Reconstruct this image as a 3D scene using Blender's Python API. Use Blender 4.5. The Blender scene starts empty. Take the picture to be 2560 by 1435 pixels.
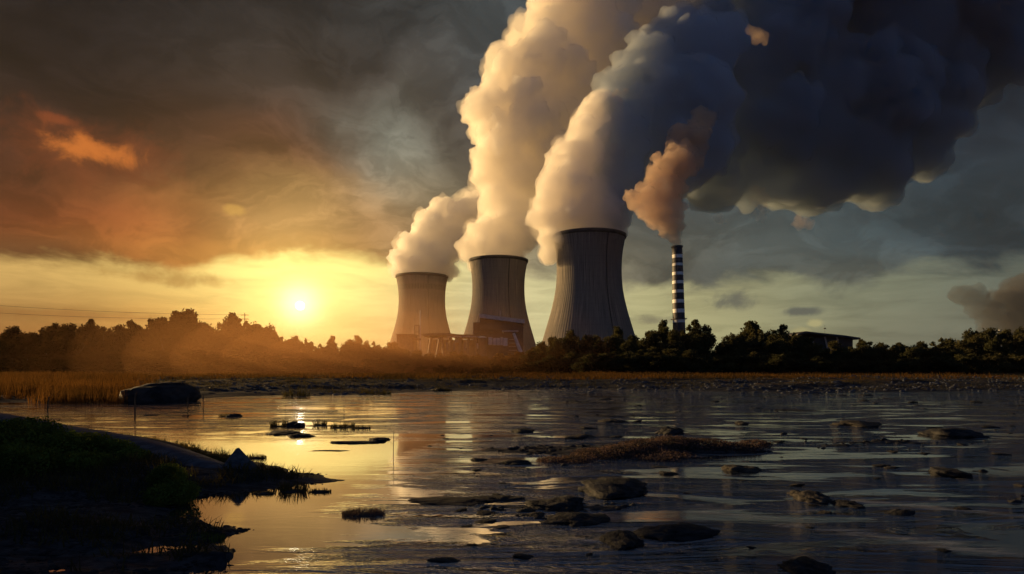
import bpy, bmesh, math, random
import numpy as np
from mathutils import Vector, Matrix, Euler

S = bpy.context.scene
C = S.collection
rad = math.radians

# ------------------------------------------------------------------ camera
CAM_H, FPX, HZ = 3.0, 1525.0, 912.0         # eye height; focal length and horizon row in photo pixels
cam_d = bpy.data.cameras.new('camera'); cam = bpy.data.objects.new('camera', cam_d); C.objects.link(cam)
cam.location = (0, 0, CAM_H); cam.rotation_euler = (rad(90), 0, 0)
cam_d.sensor_width = 36; cam_d.lens = 36 * FPX / 2560; cam_d.shift_y = (HZ - 717.5) / 2560
cam_d.clip_start = 0.1; cam_d.clip_end = 20000
S.camera = cam

def at(px, py, D):                            # photo pixel + distance -> point in the place (metres)
    return Vector(((px - 1280) / FPX * D, D, CAM_H + (HZ - py) / FPX * D))
def on(px, py, z=0.0):                        # photo pixel -> point on the level z
    return at(px, py, (CAM_H - z) * FPX / (py - HZ))

# ------------------------------------------------------------------ render, exposure
S.view_settings.view_transform = 'Standard'; S.view_settings.look = 'None'
S.view_settings.gamma = 1; S.view_settings.exposure = 0.6
cy = S.cycles
S.render.engine = 'CYCLES'
cy.use_denoising = True
cy.max_bounces = 22; cy.diffuse_bounces = 3; cy.glossy_bounces = 3; cy.transmission_bounces = 3
cy.volume_bounces = 20; cy.transparent_max_bounces = 48
cy.sample_clamp_indirect = 6.0
cy.use_adaptive_sampling = True; cy.adaptive_threshold = 0.02

# ------------------------------------------------------------------ node helper
def lin(r, g, b):
    f = lambda c: (c / 255 / 12.92) if c / 255 <= 0.04045 else ((c / 255 + 0.055) / 1.055) ** 2.4
    return (f(r), f(g), f(b))

class G:
    def __init__(s, nt): s.nt = nt
    def n(s, t, **kw):
        x = s.nt.nodes.new(t)
        for k, v in kw.items(): setattr(x, k, v)
        return x
    def put(s, sock, v):
        if isinstance(v, bpy.types.NodeSocket): s.nt.links.new(v, sock)
        elif v is not None: sock.default_value = v
    def m(s, op, a, b=None, c=None, clamp=False):
        x = s.n('ShaderNodeMath', operation=op, use_clamp=clamp)
        for i, v in enumerate((a, b, c)):
            if v is not None: s.put(x.inputs[i], v)
        return x.outputs[0]
    def v(s, op, a, b=None, c=None, scale=None):
        x = s.n('ShaderNodeVectorMath', operation=op)
        for i, w in enumerate((a, b, c)):
            if w is not None: s.put(x.inputs[i], w)
        if scale is not None: s.put(x.inputs['Scale'], scale)
        return x.outputs['Value'] if op in ('DOT_PRODUCT', 'LENGTH', 'DISTANCE') else x.outputs[0]
    def noise(s, vec, scale, detail=4, rough=0.5, dist=0.0, col=False):
        x = s.n('ShaderNodeTexNoise'); s.put(x.inputs['Vector'], vec)
        x.inputs['Scale'].default_value = scale; x.inputs['Detail'].default_value = detail
        x.inputs['Roughness'].default_value = rough; x.inputs['Distortion'].default_value = dist
        return x.outputs['Color' if col else 'Fac']
    def step(s, v, a, b, lo=0.0, hi=1.0):
        x = s.n('ShaderNodeMapRange', interpolation_type='SMOOTHSTEP')
        s.put(x.inputs[0], v); s.put(x.inputs[1], a); s.put(x.inputs[2], b); s.put(x.inputs[3], lo); s.put(x.inputs[4], hi)
        return x.outputs[0]
    def mix(s, f, a, b):
        x = s.n('ShaderNodeMix', data_type='RGBA')
        s.put(x.inputs['Factor'], f)
        for k, v in ((6, a), (7, b)):
            s.put(x.inputs[k], v if isinstance(v, bpy.types.NodeSocket) else (*v[:3], 1))
        return x.outputs[2]

# ------------------------------------------------------------------ sky
SUN_AZ, SUN_EL = rad(-58), rad(9)             # where the low light comes from
GLOW = at(750, 764, 1000) - Vector((0, 0, CAM_H)); GLOW.normalize()
W = bpy.data.worlds.new('World'); S.world = W; W.use_nodes = True
W.node_tree.nodes.clear()
W.cycles.sampling_method = 'MANUAL'; W.cycles.sample_map_resolution = 1024
def azel(px, py):
    a = math.atan((px - 1280) / FPX)
    return a, math.atan((HZ - py) / FPX * math.cos(a))

def build_sky():
    g = G(W.node_tree)
    tc = g.n('ShaderNodeTexCoord'); d = tc.outputs['Generated']
    sp = g.n('ShaderNodeSeparateXYZ'); g.put(sp.inputs[0], d)
    az = g.m('ARCTAN2', sp.outputs[0], sp.outputs[1]); el = g.m('ARCSINE', sp.outputs[2])
    cb = g.n('ShaderNodeCombineXYZ'); g.put(cb.inputs[0], az); g.put(cb.inputs[1], el)
    p0 = cb.outputs[0]
    wn = g.noise(g.v('MULTIPLY', p0, (1, 1.5, 1)), 3.2, 6, 0.55, 0.4, col=True)
    wv = g.v('SUBTRACT', wn, (0.5, 0.5, 0.5))
    pw = g.v('MULTIPLY_ADD', wv, (0.20, 0.13, 0), p0)
    pw2 = g.v('MULTIPLY_ADD', wv, (0.08, 0.04, 0), p0)
    def field(pts, p):
        acc = wsum = None
        for (px, py, sx, sy, col) in pts:
            a, e = azel(px, py); ix, iy = FPX / sx, FPX / sy
            q = g.v('MULTIPLY_ADD', p, (ix, iy, 0), (-a * ix, -e * iy, 0))
            w = g.m('POWER', 0.36788, g.v('DOT_PRODUCT', q, q))
            w = g.m('ADD', w, 1e-6) if acc is None else w
            acc = g.v('SCALE', lin(*col), scale=w) if acc is None else g.v('MULTIPLY_ADD', lin(*col), bcast(w), acc)
            wsum = w if wsum is None else g.m('ADD', wsum, w)
        return g.v('SCALE', acc, scale=g.m('DIVIDE', 1.0, wsum))
    def bcast(w):
        c = g.n('ShaderNodeCombineXYZ')
        for i in range(3): g.put(c.inputs[i], w)
        return c.outputs[0]
    deck = field([
        (100, -60, 420, 260, (24, 24, 27)), (700, -60, 380, 220, (46, 44, 42)), (1180, 40, 240, 180, (78, 84, 84)),
        (40, 330, 260, 190, (34, 26, 25)), (400, 260, 300, 150, (50, 37, 32)), (800, 230, 260, 150, (82, 70, 60)),
        (620, 400, 220, 90, (122, 72, 42)), (960, 370, 110, 90, (150, 156, 142)), (1110, 330, 130, 130, (88, 78, 66)),
        (60, 540, 220, 110, (88, 44, 27)), (190, 430, 170, 70, (88, 48, 31)), (300, 560, 200, 70, (166, 84, 38)), (500, 520, 170, 60, (186, 116, 56)),
        (720, 520, 170, 70, (196, 162, 100)), (880, 560, 170, 80, (182, 128, 80)), (1050, 500, 150, 90, (150, 136, 106)),
        (560, 630, 260, 40, (184, 124, 54)), (1150, 620, 180, 80, (160, 136, 96)), (100, 640, 200, 35, (110, 78, 48)),
        (1400, 700, 200, 90, (150, 140, 110)), (1650, 660, 240, 90, (112, 108, 94)), (1900, 600, 260, 100, (82, 94, 93)),
        (2080, 710, 150, 60, (98, 98, 84)), (2300, 580, 240, 100, (68, 82, 86)), (2560, 480, 220, 160, (46, 58, 66)),
        (2500, 60, 420, 300, (14, 22, 34)), (2150, 250, 420, 260, (28, 38, 50)), (1600, 250, 330, 260, (58, 66, 72)),
        (1280, -500, 1400, 420, (40, 44, 48))], pw)
    low = field([
        (60, 700, 240, 70, (196, 158, 92)), (120, 810, 260, 60, (142, 92, 46)), (420, 700, 220, 60, (222, 184, 104)),
        (500, 800, 200, 60, (214, 160, 78)), (750, 740, 190, 110, (255, 244, 150)), (760, 660, 260, 50, (250, 222, 126)),
        (960, 780, 150, 90, (240, 222, 140)), (1150, 740, 170, 90, (212, 200, 148)), (1350, 790, 170, 90, (206, 196, 146)),
        (1620, 800, 200, 90, (176, 170, 124)), (1900, 790, 220, 80, (152, 148, 110)), (2150, 740, 220, 60, (122, 128, 108)),
        (2350, 800, 220, 70, (108, 108, 92)), (2560, 680, 150, 70, (84, 92, 86)), (1280, 1100, 1500, 120, (70, 60, 48))], pw2)
    # lower edge of the cloud deck against azimuth
    ramp = g.n('ShaderNodeValToRGB'); cr = ramp.color_ramp; cr.interpolation = 'B_SPLINE'
    edge = [(0, 662), (250, 668), (420, 690), (520, 672), (600, 655), (700, 662), (850, 645), (960, 665), (1150, 650), (1350, 700),
            (1600, 735), (1740, 735), (1840, 705), (1980, 702), (2070, 745), (2130, 745), (2210, 695), (2330, 672), (2440, 690), (2560, 640)]
    A0, A1 = azel(-40, 700)[0], azel(2600, 700)[0]
    while len(cr.elements) > 1: cr.elements.remove(cr.elements[-1])
    for i, (px, py) in enumerate(edge):
        a, e = azel(px, py); t = (a - A0) / (A1 - A0); v = e / 0.3
        x = cr.elements[0] if i == 0 else cr.elements.new(t)
        x.position = t; x.color = (v, v, v, 1)
    g.put(ramp.inputs[0], g.m('MULTIPLY_ADD', az, 1 / (A1 - A0), -A0 / (A1 - A0)))
    e0 = g.m('MULTIPLY', ramp.outputs[0], 0.3)
    en = g.noise(g.v('MULTIPLY', p0, (1, 2.2, 1)), 9, 6, 0.6, 0.3)
    dd = g.m('SUBTRACT', g.m('MULTIPLY_ADD', g.m('SUBTRACT', en, 0.5), 0.075, el), e0)
    dm = g.step(dd, -0.007, 0.022)
    # soft relief of the deck, thin streaks low down
    n1 = g.noise(g.v('MULTIPLY', pw, (1, 2.0, 1)), 4.5, 7, 0.55, 0.5)
    deck = g.v('SCALE', deck, scale=g.step(n1, 0.3, 0.7, 0.62, 1.3))
    n3 = g.noise(g.v('MULTIPLY', pw, (1.0, 1.9, 1)), 8.5, 8, 0.62, 1.1)
    deck = g.v('SCALE', deck, scale=g.step(n3, 0.42, 0.58, 0.86, 1.13))
    n2 = g.noise(g.v('MULTIPLY', pw2, (1, 7, 1)), 7, 6, 0.6, 0.6)
    low = g.v('SCALE', low, scale=g.step(n2, 0.35, 0.7, 1.1, 0.84))
    col = g.mix(dm, low, deck)
    # separate small clouds
    fn = g.noise(p0, 20, 8, 0.66, 0.4)
    for (px, py, sx, sy, c, k) in [
        (240, 385, 210, 80, (118, 60, 34), .55), (240, 380, 92, 32, (208, 116, 48), .85), (140, 296, 34, 12, (150, 74, 38), .5), (585, 524, 28, 13, (206, 156, 76), .6),
        (1835, 752, 66, 30, (98, 98, 88), .9), (2008, 778, 46, 12, (92, 94, 86), .9), (1625, 796, 74, 16, (122, 116, 94), .8),
        (430, 690, 150, 26, (170, 128, 66), .8), (180, 790, 300, 16, (150, 100, 52), .5), (2000, 832, 34, 16, (170, 160, 112), .7),
        (2036, 808, 20, 10, (178, 168, 118), .7)]:
        a, e = azel(px, py); ix, iy = FPX / sx, FPX / sy
        q = g.v('MULTIPLY_ADD', pw2 if sx > 60 else p0, (ix, iy, 0), (-a * ix, -e * iy, 0))
        w = g.m('POWER', 0.36788, g.v('DOT_PRODUCT', q, q))
        mk = g.m('MULTIPLY', g.step(g.m('MULTIPLY_ADD', g.m('SUBTRACT', fn, 0.5), 1.7, w), 0.34, 1.0), k)
        col = g.mix(mk, col, lin(*c))
    # behind the viewer and below the horizon the sky is a dull overcast
    back = g.step(g.m('ABSOLUTE', az), 0.95, 1.7)
    col = g.mix(back, col, lin(62, 82, 112))
    col = g.mix(g.step(el, 0.62, 1.1), col, lin(42, 55, 78))
    # sun behind thin cloud
    ct = g.v('DOT_PRODUCT', d, tuple(GLOW))
    th = g.m('ARCCOSINE', g.m('MINIMUM', ct, 1.0))
    core = g.step(th, rad(0.42), rad(0.0), 0, 90.0)
    def lobe(s, k):
        q = g.m('DIVIDE', th, rad(s)); return g.m('MULTIPLY', g.m('POWER', 0.36788, g.m('MULTIPLY', q, q)), k)
    gl = g.v('SCALE', (1.0, 0.93, 0.72), scale=g.m('ADD', core, lobe(1.6, 0.9)))
    gl2 = g.v('SCALE', (1.0, 0.62, 0.16), scale=g.m('ADD', lobe(5.5, 0.75), lobe(13, 0.09)))
    col = g.v('ADD', col, g.v('ADD', gl, gl2))
    bg = g.n('ShaderNodeBackground'); g.put(bg.inputs[0], col); bg.inputs[1].default_value = 0.66
    sky = g.n('ShaderNodeTexSky', sky_type='NISHITA', sun_disc=False, sun_elevation=SUN_EL, sun_rotation=SUN_AZ)
    sky.air_density = 2.0; sky.dust_density = 4.0
    b2 = g.n('ShaderNodeBackground'); g.put(b2.inputs[0], sky.outputs[0]); b2.inputs[1].default_value = 0.0007
    ad = g.n('ShaderNodeAddShader'); g.put(ad.inputs[0], bg.outputs[0]); g.put(ad.inputs[1], b2.outputs[0])
    out = g.n('ShaderNodeOutputWorld'); g.put(out.inputs[0], ad.outputs[0])
build_sky()

# ------------------------------------------------------------------ sun lamp
sl = bpy.data.lights.new('sun', 'SUN'); so = bpy.data.objects.new('sun', sl); C.objects.link(so)
sl.energy = 5.0; sl.angle = rad(0.6); sl.color = (1.0, 0.64, 0.26)
sd = Vector((math.sin(SUN_AZ) * math.cos(SUN_EL), math.cos(SUN_AZ) * math.cos(SUN_EL), math.sin(SUN_EL)))
so.rotation_euler = sd.to_track_quat('Z', 'Y').to_euler()

# ------------------------------------------------------------------ helpers: objects
def tag(o, label=None, cat=None, group=None, kind=None):
    if label: o['label'] = label
    if cat: o['category'] = cat
    if group: o['group'] = group
    if kind: o['kind'] = kind
    return o
def empty(name, loc=(0, 0, 0), rz=0.0):
    o = bpy.data.objects.new(name, None); C.objects.link(o); o.location = loc; o.rotation_euler = (0, 0, rz); return o
def link(name, me, mat, parent=None, loc=None):
    o = bpy.data.objects.new(name, me); C.objects.link(o)
    if mat is not None and not me.materials: me.materials.append(mat)
    if parent: o.parent = parent
    if loc is not None: o.location = loc
    return o
def mesh(name, V, F, smooth=False):
    me = bpy.data.meshes.new(name); me.from_pydata([tuple(v) for v in V], [], [tuple(f) for f in F]); me.update()
    if smooth: me.polygons.foreach_set('use_smooth', [True] * len(me.polygons))
    return me
def qmesh(name, V, nper=4, smooth=False):      # V: (n, nper, 3) loose faces
    n = V.shape[0]
    me = bpy.data.meshes.new(name); me.vertices.add(n * nper); me.vertices.foreach_set('co', V.reshape(-1).astype(np.float32))
    me.loops.add(n * nper); me.loops.foreach_set('vertex_index', np.arange(n * nper, dtype=np.int32))
    me.polygons.add(n); me.polygons.foreach_set('loop_start', np.arange(0, n * nper, nper, dtype=np.int32))
    me.polygons.foreach_set('loop_total', np.full(n, nper, dtype=np.int32)); me.update(calc_edges=True)
    return me
class MB:
    def __init__(s): s.V = []; s.F = []
    def box(s, a, b, M=None):
        x0, y0, z0 = a; x1, y1, z1 = b; k = len(s.V)
        P = [Vector(p) for p in ((x0,y0,z0),(x1,y0,z0),(x1,y1,z0),(x0,y1,z0),(x0,y0,z1),(x1,y0,z1),(x1,y1,z1),(x0,y1,z1))]
        if M: P = [M @ p for p in P]
        s.V += P; s.F += [(k,k+3,k+2,k+1),(k+4,k+5,k+6,k+7),(k,k+1,k+5,k+4),(k+1,k+2,k+6,k+5),(k+2,k+3,k+7,k+6),(k+3,k,k+4,k+7)]
        return s
    def tube(s, pts, rs, n=8, cap=True):
        pts = [Vector(p) for p in pts]; k = len(s.V)
        for i, p in enumerate(pts):
            t = (pts[min(i+1, len(pts)-1)] - pts[max(i-1, 0)]).normalized()
            u = t.cross(Vector((0.13, 1, 0.07))).normalized(); w = t.cross(u)
            for j in range(n):
                a = 2*math.pi*j/n; s.V.append(p + (u*math.cos(a) + w*math.sin(a)) * rs[i])
        for i in range(len(pts)-1):
            for j in range(n):
                a, b = k+i*n+j, k+i*n+(j+1) % n; s.F.append((a, b, b+n, a+n))
        if cap:
            s.F.append(tuple(k+j for j in reversed(range(n)))); s.F.append(tuple(k+(len(pts)-1)*n+j for j in range(n)))
        return s
    def lathe(s, prof, n=64, rib=0.0, nrib=0, cap=False):
        k = len(s.V)
        for (r, z) in prof:
            for j in range(n):
                rr = r + (rib if nrib and (j * nrib * 2 // n) % 2 else 0.0); a = 2*math.pi*j/n
                s.V.append(Vector((rr*math.cos(a), rr*math.sin(a), z)))
        for i in range(len(prof)-1):
            for j in range(n):
                a, b = k+i*n+j, k+i*n+(j+1) % n; s.F.append((a, b, b+n, a+n))
        if cap:
            s.F.append(tuple(k+j for j in reversed(range(n)))); s.F.append(tuple(k+(len(prof)-1)*n+j for j in range(n)))
        return s
    def build(s, name, mat, parent=None, smooth=False, loc=None):
        return link(name, mesh(name, s.V, s.F, smooth), mat, parent, loc)

# numpy value noise
_rs = np.random.RandomState(5); _tab = _rs.rand(256, 256)
def vnoise(x, y):
    xi, yi = np.floor(x).astype(int), np.floor(y).astype(int); fx, fy = x - xi, y - yi
    fx = fx*fx*(3-2*fx); fy = fy*fy*(3-2*fy)
    t = lambda i, j: _tab[i & 255, j & 255]
    return (t(xi, yi)*(1-fx) + t(xi+1, yi)*fx)*(1-fy) + (t(xi, yi+1)*(1-fx) + t(xi+1, yi+1)*fx)*fy
def fbm(x, y, o=5, g=0.5):
    s, a, t = 0, 1.0, 0
    for i in range(o): s = s + a*vnoise(x*2**i + 17.3*i, y*2**i + 9.1*i); t += a; a *= g
    return s / t - 0.5

# ------------------------------------------------------------------ materials
def new_mat(name):
    m = bpy.data.materials.new(name); m.use_nodes = True; nt = m.node_tree; nt.nodes.clear()
    g = G(nt); out = g.n('ShaderNodeOutputMaterial'); return m, g, out
def princ(g, col, rough=0.8, spec=0.4, metal=0.0, normal=None):
    b = g.n('ShaderNodeBsdfPrincipled')
    g.put(b.inputs['Base Color'], col if isinstance(col, bpy.types.NodeSocket) else (*col[:3], 1))
    g.put(b.inputs['Roughness'], rough); g.put(b.inputs['Specular IOR Level'], spec); g.put(b.inputs['Metallic'], metal)
    if normal is not None: g.put(b.inputs['Normal'], normal)
    return b
def bump(g, h, strength, dist):
    b = g.n('ShaderNodeBump'); b.inputs['Strength'].default_value = strength; b.inputs['Distance'].default_value = dist
    g.put(b.inputs['Height'], h); return b.outputs[0]
def obj_co(g): return g.n('ShaderNodeTexCoord').outputs['Object']
def simple(name, a, b, scale=3.0, rough=0.8, bmp=0.3, dist=0.05, spec=0.4, metal=0.0, stretch=(1, 1, 1)):
    m, g, out = new_mat(name); co = g.v('MULTIPLY', obj_co(g), stretch)
    n = g.noise(co, scale, 6, 0.6)
    bs = princ(g, g.mix(g.step(n, 0.35, 0.65), a, b), rough, spec, metal, bump(g, n, bmp, dist))
    g.put(out.inputs[0], bs.outputs[0]); return m

def concrete():
    m, g, out = new_mat('weathered_concrete'); co = obj_co(g)
    sp = g.n('ShaderNodeSeparateXYZ'); g.put(sp.inputs[0], co)
    a = g.m('ARCTAN2', sp.outputs[0], sp.outputs[1])
    cb = g.n('ShaderNodeCombineXYZ'); g.put(cb.inputs[0], g.m('MULTIPLY', a, 38.0)); g.put(cb.inputs[1], g.m('MULTIPLY', sp.outputs[2], 0.02))
    streak = g.noise(cb.outputs[0], 1.4, 5, 0.65)
    blotch = g.noise(g.v('MULTIPLY', co, (1, 1, 0.5)), 0.035, 5, 0.6)
    lift = g.m('FRACT', g.m('MULTIPLY', sp.outputs[2], 1/6.5))
    joint = g.step(lift, 0.0, 0.06, 0.72, 1.0)
    c = g.mix(g.step(streak, 0.32, 0.7), (0.10, 0.095, 0.088), (0.30, 0.26, 0.22))
    c = g.mix(g.m('MULTIPLY', g.step(blotch, 0.42, 0.62), 0.65), c, (0.17, 0.16, 0.15))
    c = g.v('SCALE', c, scale=joint)
    g.put(out.inputs[0], princ(g, c, 0.9, 0.2, 0, bump(g, streak, 0.3, 0.4)).outputs[0]); return m
M_CONC = concrete()
M_RIM = simple('sooty_rim', (0.04, 0.04, 0.042), (0.07, 0.066, 0.062), 0.1)
M_WHITE = simple('white_band_paint', (0.62, 0.62, 0.64), (0.80, 0.79, 0.78), 0.5, 0.6)
M_NAVY = simple('dark_band_paint', (0.018, 0.02, 0.034), (0.034, 0.036, 0.055), 0.5, 0.6)
M_DARKSTEEL = simple('dark_cladding', (0.022, 0.024, 0.03), (0.045, 0.045, 0.05), 0.4, 0.6)
M_STEEL = simple('pale_steel', (0.30, 0.30, 0.31), (0.45, 0.44, 0.42), 0.6, 0.45, metal=0.3)
M_BROWN = simple('rusty_cladding', (0.10, 0.07, 0.05), (0.20, 0.14, 0.10), 0.5, 0.75)
M_GLASS = simple('window_glass', (0.05, 0.06, 0.07), (0.10, 0.11, 0.12), 0.3, 0.12, bmp=0.03, spec=0.9)
M_PALE = simple('pale_panel', (0.45, 0.45, 0.44), (0.62, 0.6, 0.57), 0.4, 0.6)
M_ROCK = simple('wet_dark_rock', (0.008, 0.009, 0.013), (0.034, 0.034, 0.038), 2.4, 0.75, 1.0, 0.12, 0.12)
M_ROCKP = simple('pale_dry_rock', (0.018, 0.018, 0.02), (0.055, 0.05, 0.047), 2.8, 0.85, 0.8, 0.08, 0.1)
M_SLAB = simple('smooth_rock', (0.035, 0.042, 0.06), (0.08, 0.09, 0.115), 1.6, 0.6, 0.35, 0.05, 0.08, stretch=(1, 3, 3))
M_BARK = simple('bark', (0.03, 0.022, 0.016), (0.07, 0.05, 0.035), 3, 0.9)
M_WOOD = simple('weathered_post', (0.03, 0.022, 0.018), (0.06, 0.045, 0.035), 6, 0.85)
M_WIRE = simple('wire', (0.02, 0.02, 0.02), (0.03, 0.03, 0.03), 2, 0.6)

def foliage(name, a, b, c, scale, trans=0.3):
    m, g, out = new_mat(name); co = obj_co(g)
    n = g.noise(co, scale, 3, 0.6); r = g.n('ShaderNodeObjectInfo').outputs['Random']
    col = g.mix(g.step(n, 0.35, 0.65), a, b); col = g.mix(g.m('MULTIPLY', r, 0.5), col, c)
    df = g.n('ShaderNodeBsdfDiffuse'); g.put(df.inputs[0], col)
    tr = g.n('ShaderNodeBsdfTranslucent'); g.put(tr.inputs[0], g.v('MULTIPLY', col, (1.3, 1.15, 0.7)))
    mx = g.n('ShaderNodeMixShader'); mx.inputs[0].default_value = trans
    g.put(mx.inputs[1], df.outputs[0]); g.put(mx.inputs[2], tr.outputs[0]); g.put(out.inputs[0], mx.outputs[0]); return m
M_LEAF_AUT = foliage('russet_foliage', (0.035, 0.022, 0.012), (0.075, 0.042, 0.018), (0.05, 0.035, 0.015), 0.5)
M_LEAF_GRN = foliage('dark_green_foliage', (0.03, 0.036, 0.022), (0.085, 0.085, 0.038), (0.065, 0.055, 0.03), 0.5)
M_LEAF_MIX = foliage('brown_bush_foliage', (0.05, 0.026, 0.014), (0.11, 0.052, 0.022), (0.06, 0.035, 0.018), 0.6)
M_MOSS = foliage('green_shrub_foliage', (0.035, 0.055, 0.015), (0.13, 0.17, 0.035), (0.08, 0.10, 0.025), 1.5)
M_GRASS = foliage('dry_grass', (0.05, 0.030, 0.014), (0.13, 0.066, 0.024), (0.06, 0.04, 0.018), 0.25, 0.45)
M_MEADOW = foliage('meadow_grass', (0.05, 0.032, 0.014), (0.13, 0.068, 0.022), (0.06, 0.04, 0.02), 0.12, 0.4)
M_TUFT = foliage('dark_tuft_grass', (0.03, 0.03, 0.018), (0.085, 0.07, 0.03), (0.05, 0.05, 0.022), 2.0)
M_HEATH = foliage('heather', (0.045, 0.04, 0.045), (0.12, 0.085, 0.085), (0.08, 0.066, 0.07), 2.2)

def vol_mat(name, col, dens, aniso=0.0, surf=None, scol=(0.9, 0.9, 0.9)):
    m, g, out = new_mat(name)
    v = g.n('ShaderNodeVolumePrincipled'); v.inputs['Color'].default_value = (*col, 1)
    v.inputs['Density'].default_value = dens; v.inputs['Anisotropy'].default_value = aniso
    g.put(out.inputs['Volume'], v.outputs[0])
    if surf:
        t = g.n('ShaderNodeBsdfTransparent'); d = g.n('ShaderNodeBsdfDiffuse'); d.inputs[0].default_value = (*scol, 1)
        mx = g.n('ShaderNodeMixShader'); mx.inputs[0].default_value = surf
        g.put(mx.inputs[1], t.outputs[0]); g.put(mx.inputs[2], d.outputs[0]); g.put(out.inputs[0], mx.outputs[0])
    return m
M_STEAM = vol_mat('white_steam', (0.997, 0.99, 0.98), 0.12, 0.4, 0.08, (0.95, 0.95, 0.94))
M_STEAM_THIN = vol_mat('tall_steam', (0.997, 0.985, 0.965), 0.075, 0.4, 0.08, (0.95, 0.93, 0.9))
M_SMOKE = vol_mat('grey_smoke', (0.97, 0.955, 0.94), 0.12, 0.35, 0.08, (0.85, 0.83, 0.8))
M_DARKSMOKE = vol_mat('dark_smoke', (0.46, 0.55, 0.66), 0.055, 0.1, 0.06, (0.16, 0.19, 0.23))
M_SLATE = vol_mat('shaded_slate_smoke', (0.64, 0.72, 0.82), 0.065, 0.1, 0.07, (0.22, 0.26, 0.30))  # dark colour also carries the shade on the broad plume's right side
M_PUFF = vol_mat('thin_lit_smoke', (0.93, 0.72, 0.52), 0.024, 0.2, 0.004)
M_FARSMOKE = vol_mat('far_smoke', (0.17, 0.18, 0.21), 0.02, 0.0, 0.02, (0.05, 0.05, 0.06))
M_FRINGE = vol_mat('thin_steam_edge', (0.99, 0.97, 0.94), 0.022, 0.4)
M_CHIM = vol_mat('brown_chimney_smoke', (0.86, 0.70, 0.58), 0.10, 0.3, 0.10, (0.55, 0.42, 0.33))

# ------------------------------------------------------------------ ground and water
def sdf(P, X, Y):
    P = np.array(P, float); d = np.full(X.shape, 1e18); ins = np.zeros(X.shape, bool)
    for i in range(len(P)):
        a, b = P[i-1], P[i]; e = b - a; wx, wy = X - a[0], Y - a[1]
        t = np.clip((wx*e[0] + wy*e[1]) / (e @ e), 0, 1)
        d = np.minimum(d, (wx - e[0]*t)**2 + (wy - e[1]*t)**2)
        c = ((a[1] > Y) != (b[1] > Y)); den = (b[1]-a[1]) if b[1] != a[1] else 1e-9
        ins ^= c & (X < (b[0]-a[0]) * (Y - a[1]) / den + a[0])
    d = np.sqrt(d); return np.where(ins, d, -d)
BANK = [(-4.4, 15.9), (-6.2, 17.0), (-9.5, 20.3), (-14, 24), (-22, 29), (-60, 38), (-80, 8), (-30, -4), (-6, -4), (-3.0, 6.6), (-4.3, 8.4), (-4.2, 9.3), (-5.3, 10.2),
        (-4.9, 11.0), (-6.6, 12.0), (-7.6, 13.2), (-6.7, 14.1), (-5.7, 14.9)]
shore = [(-300, 1012), (0, 1005), (300, 1001), (450, 998), (620, 990), (900, 985), (1000, 981), (1200, 976), (1500, 973), (1700, 976), (2000, 985), (2300, 980), (2560, 976), (2900, 980)]
SHX = np.array([math.atan((p[0]-1280)/FPX) for p in shore]); SHD = np.array([CAM_H*FPX/(p[1]-HZ) for p in shore])
def height(X, Y):
    X = np.asarray(X, float); Y = np.asarray(Y, float)
    az = np.arctan2(X, np.maximum(Y, 0.01)); D = np.interp(az, SHX, SHD)
    s = Y - D + 7*fbm(X*0.05, Y*0.05) + 3*fbm(X*0.3+5, Y*0.3, 4)
    far = np.where(s > 0, 0.9*(1-np.exp(-s/16)), np.maximum(s*0.03, -0.5))
    far = far + np.where(s > 0, np.minimum(s/5, 1), 0) * (0.75*fbm(X*0.16, Y*0.3, 5)*1.3 + 0.2*fbm(X*0.9, Y*0.9, 3))
    b = sdf(BANK, X, Y) + 0.9*fbm(X*0.9, Y*0.9, 5)
    bank = np.where(b > 0, 0.55*(1-np.exp(-b/2.6)), b*0.10)
    bank = bank + np.where(b > 0, np.minimum(b, 1), 0) * (0.16*fbm(X*0.7+3, Y*0.7, 5))
    near = np.clip((13.2 - Y) / 3.5, 0, 1)                         # low wet flats towards the viewer
    bank = np.where(b > 0, bank*(1-near) + near*(0.035 + 0.36*fbm(X*0.7, Y*1.5, 5)), bank)
    mud = -0.13 + 0.50*fbm(X*0.16 + 4, Y*0.42 + 1, 6, 0.6) + 0.30*fbm(X*0.9, Y*3.2 + 7, 4, 0.6)         # bars and shallows in the water
    right = np.clip((X + 3 + 0.1*Y) / 9, 0, 1); mud = mud * (0.4 + 0.6*right) - (1-right)*0.05
    mound = 0.17*np.exp(-(((X-4.6)/3.6)**2 + ((Y-21.0)/1.7)**2)) + 0.10*np.exp(-(((X-1.0)/2.2)**2 + ((Y-13.2)/0.9)**2))
    mud = np.minimum(mud + mound, 0.45)
    return np.maximum(np.maximum(far, bank), np.maximum(mud, -0.5))
def hz(x, y): return float(height(np.array([x]), np.array([y]))[0])
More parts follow.
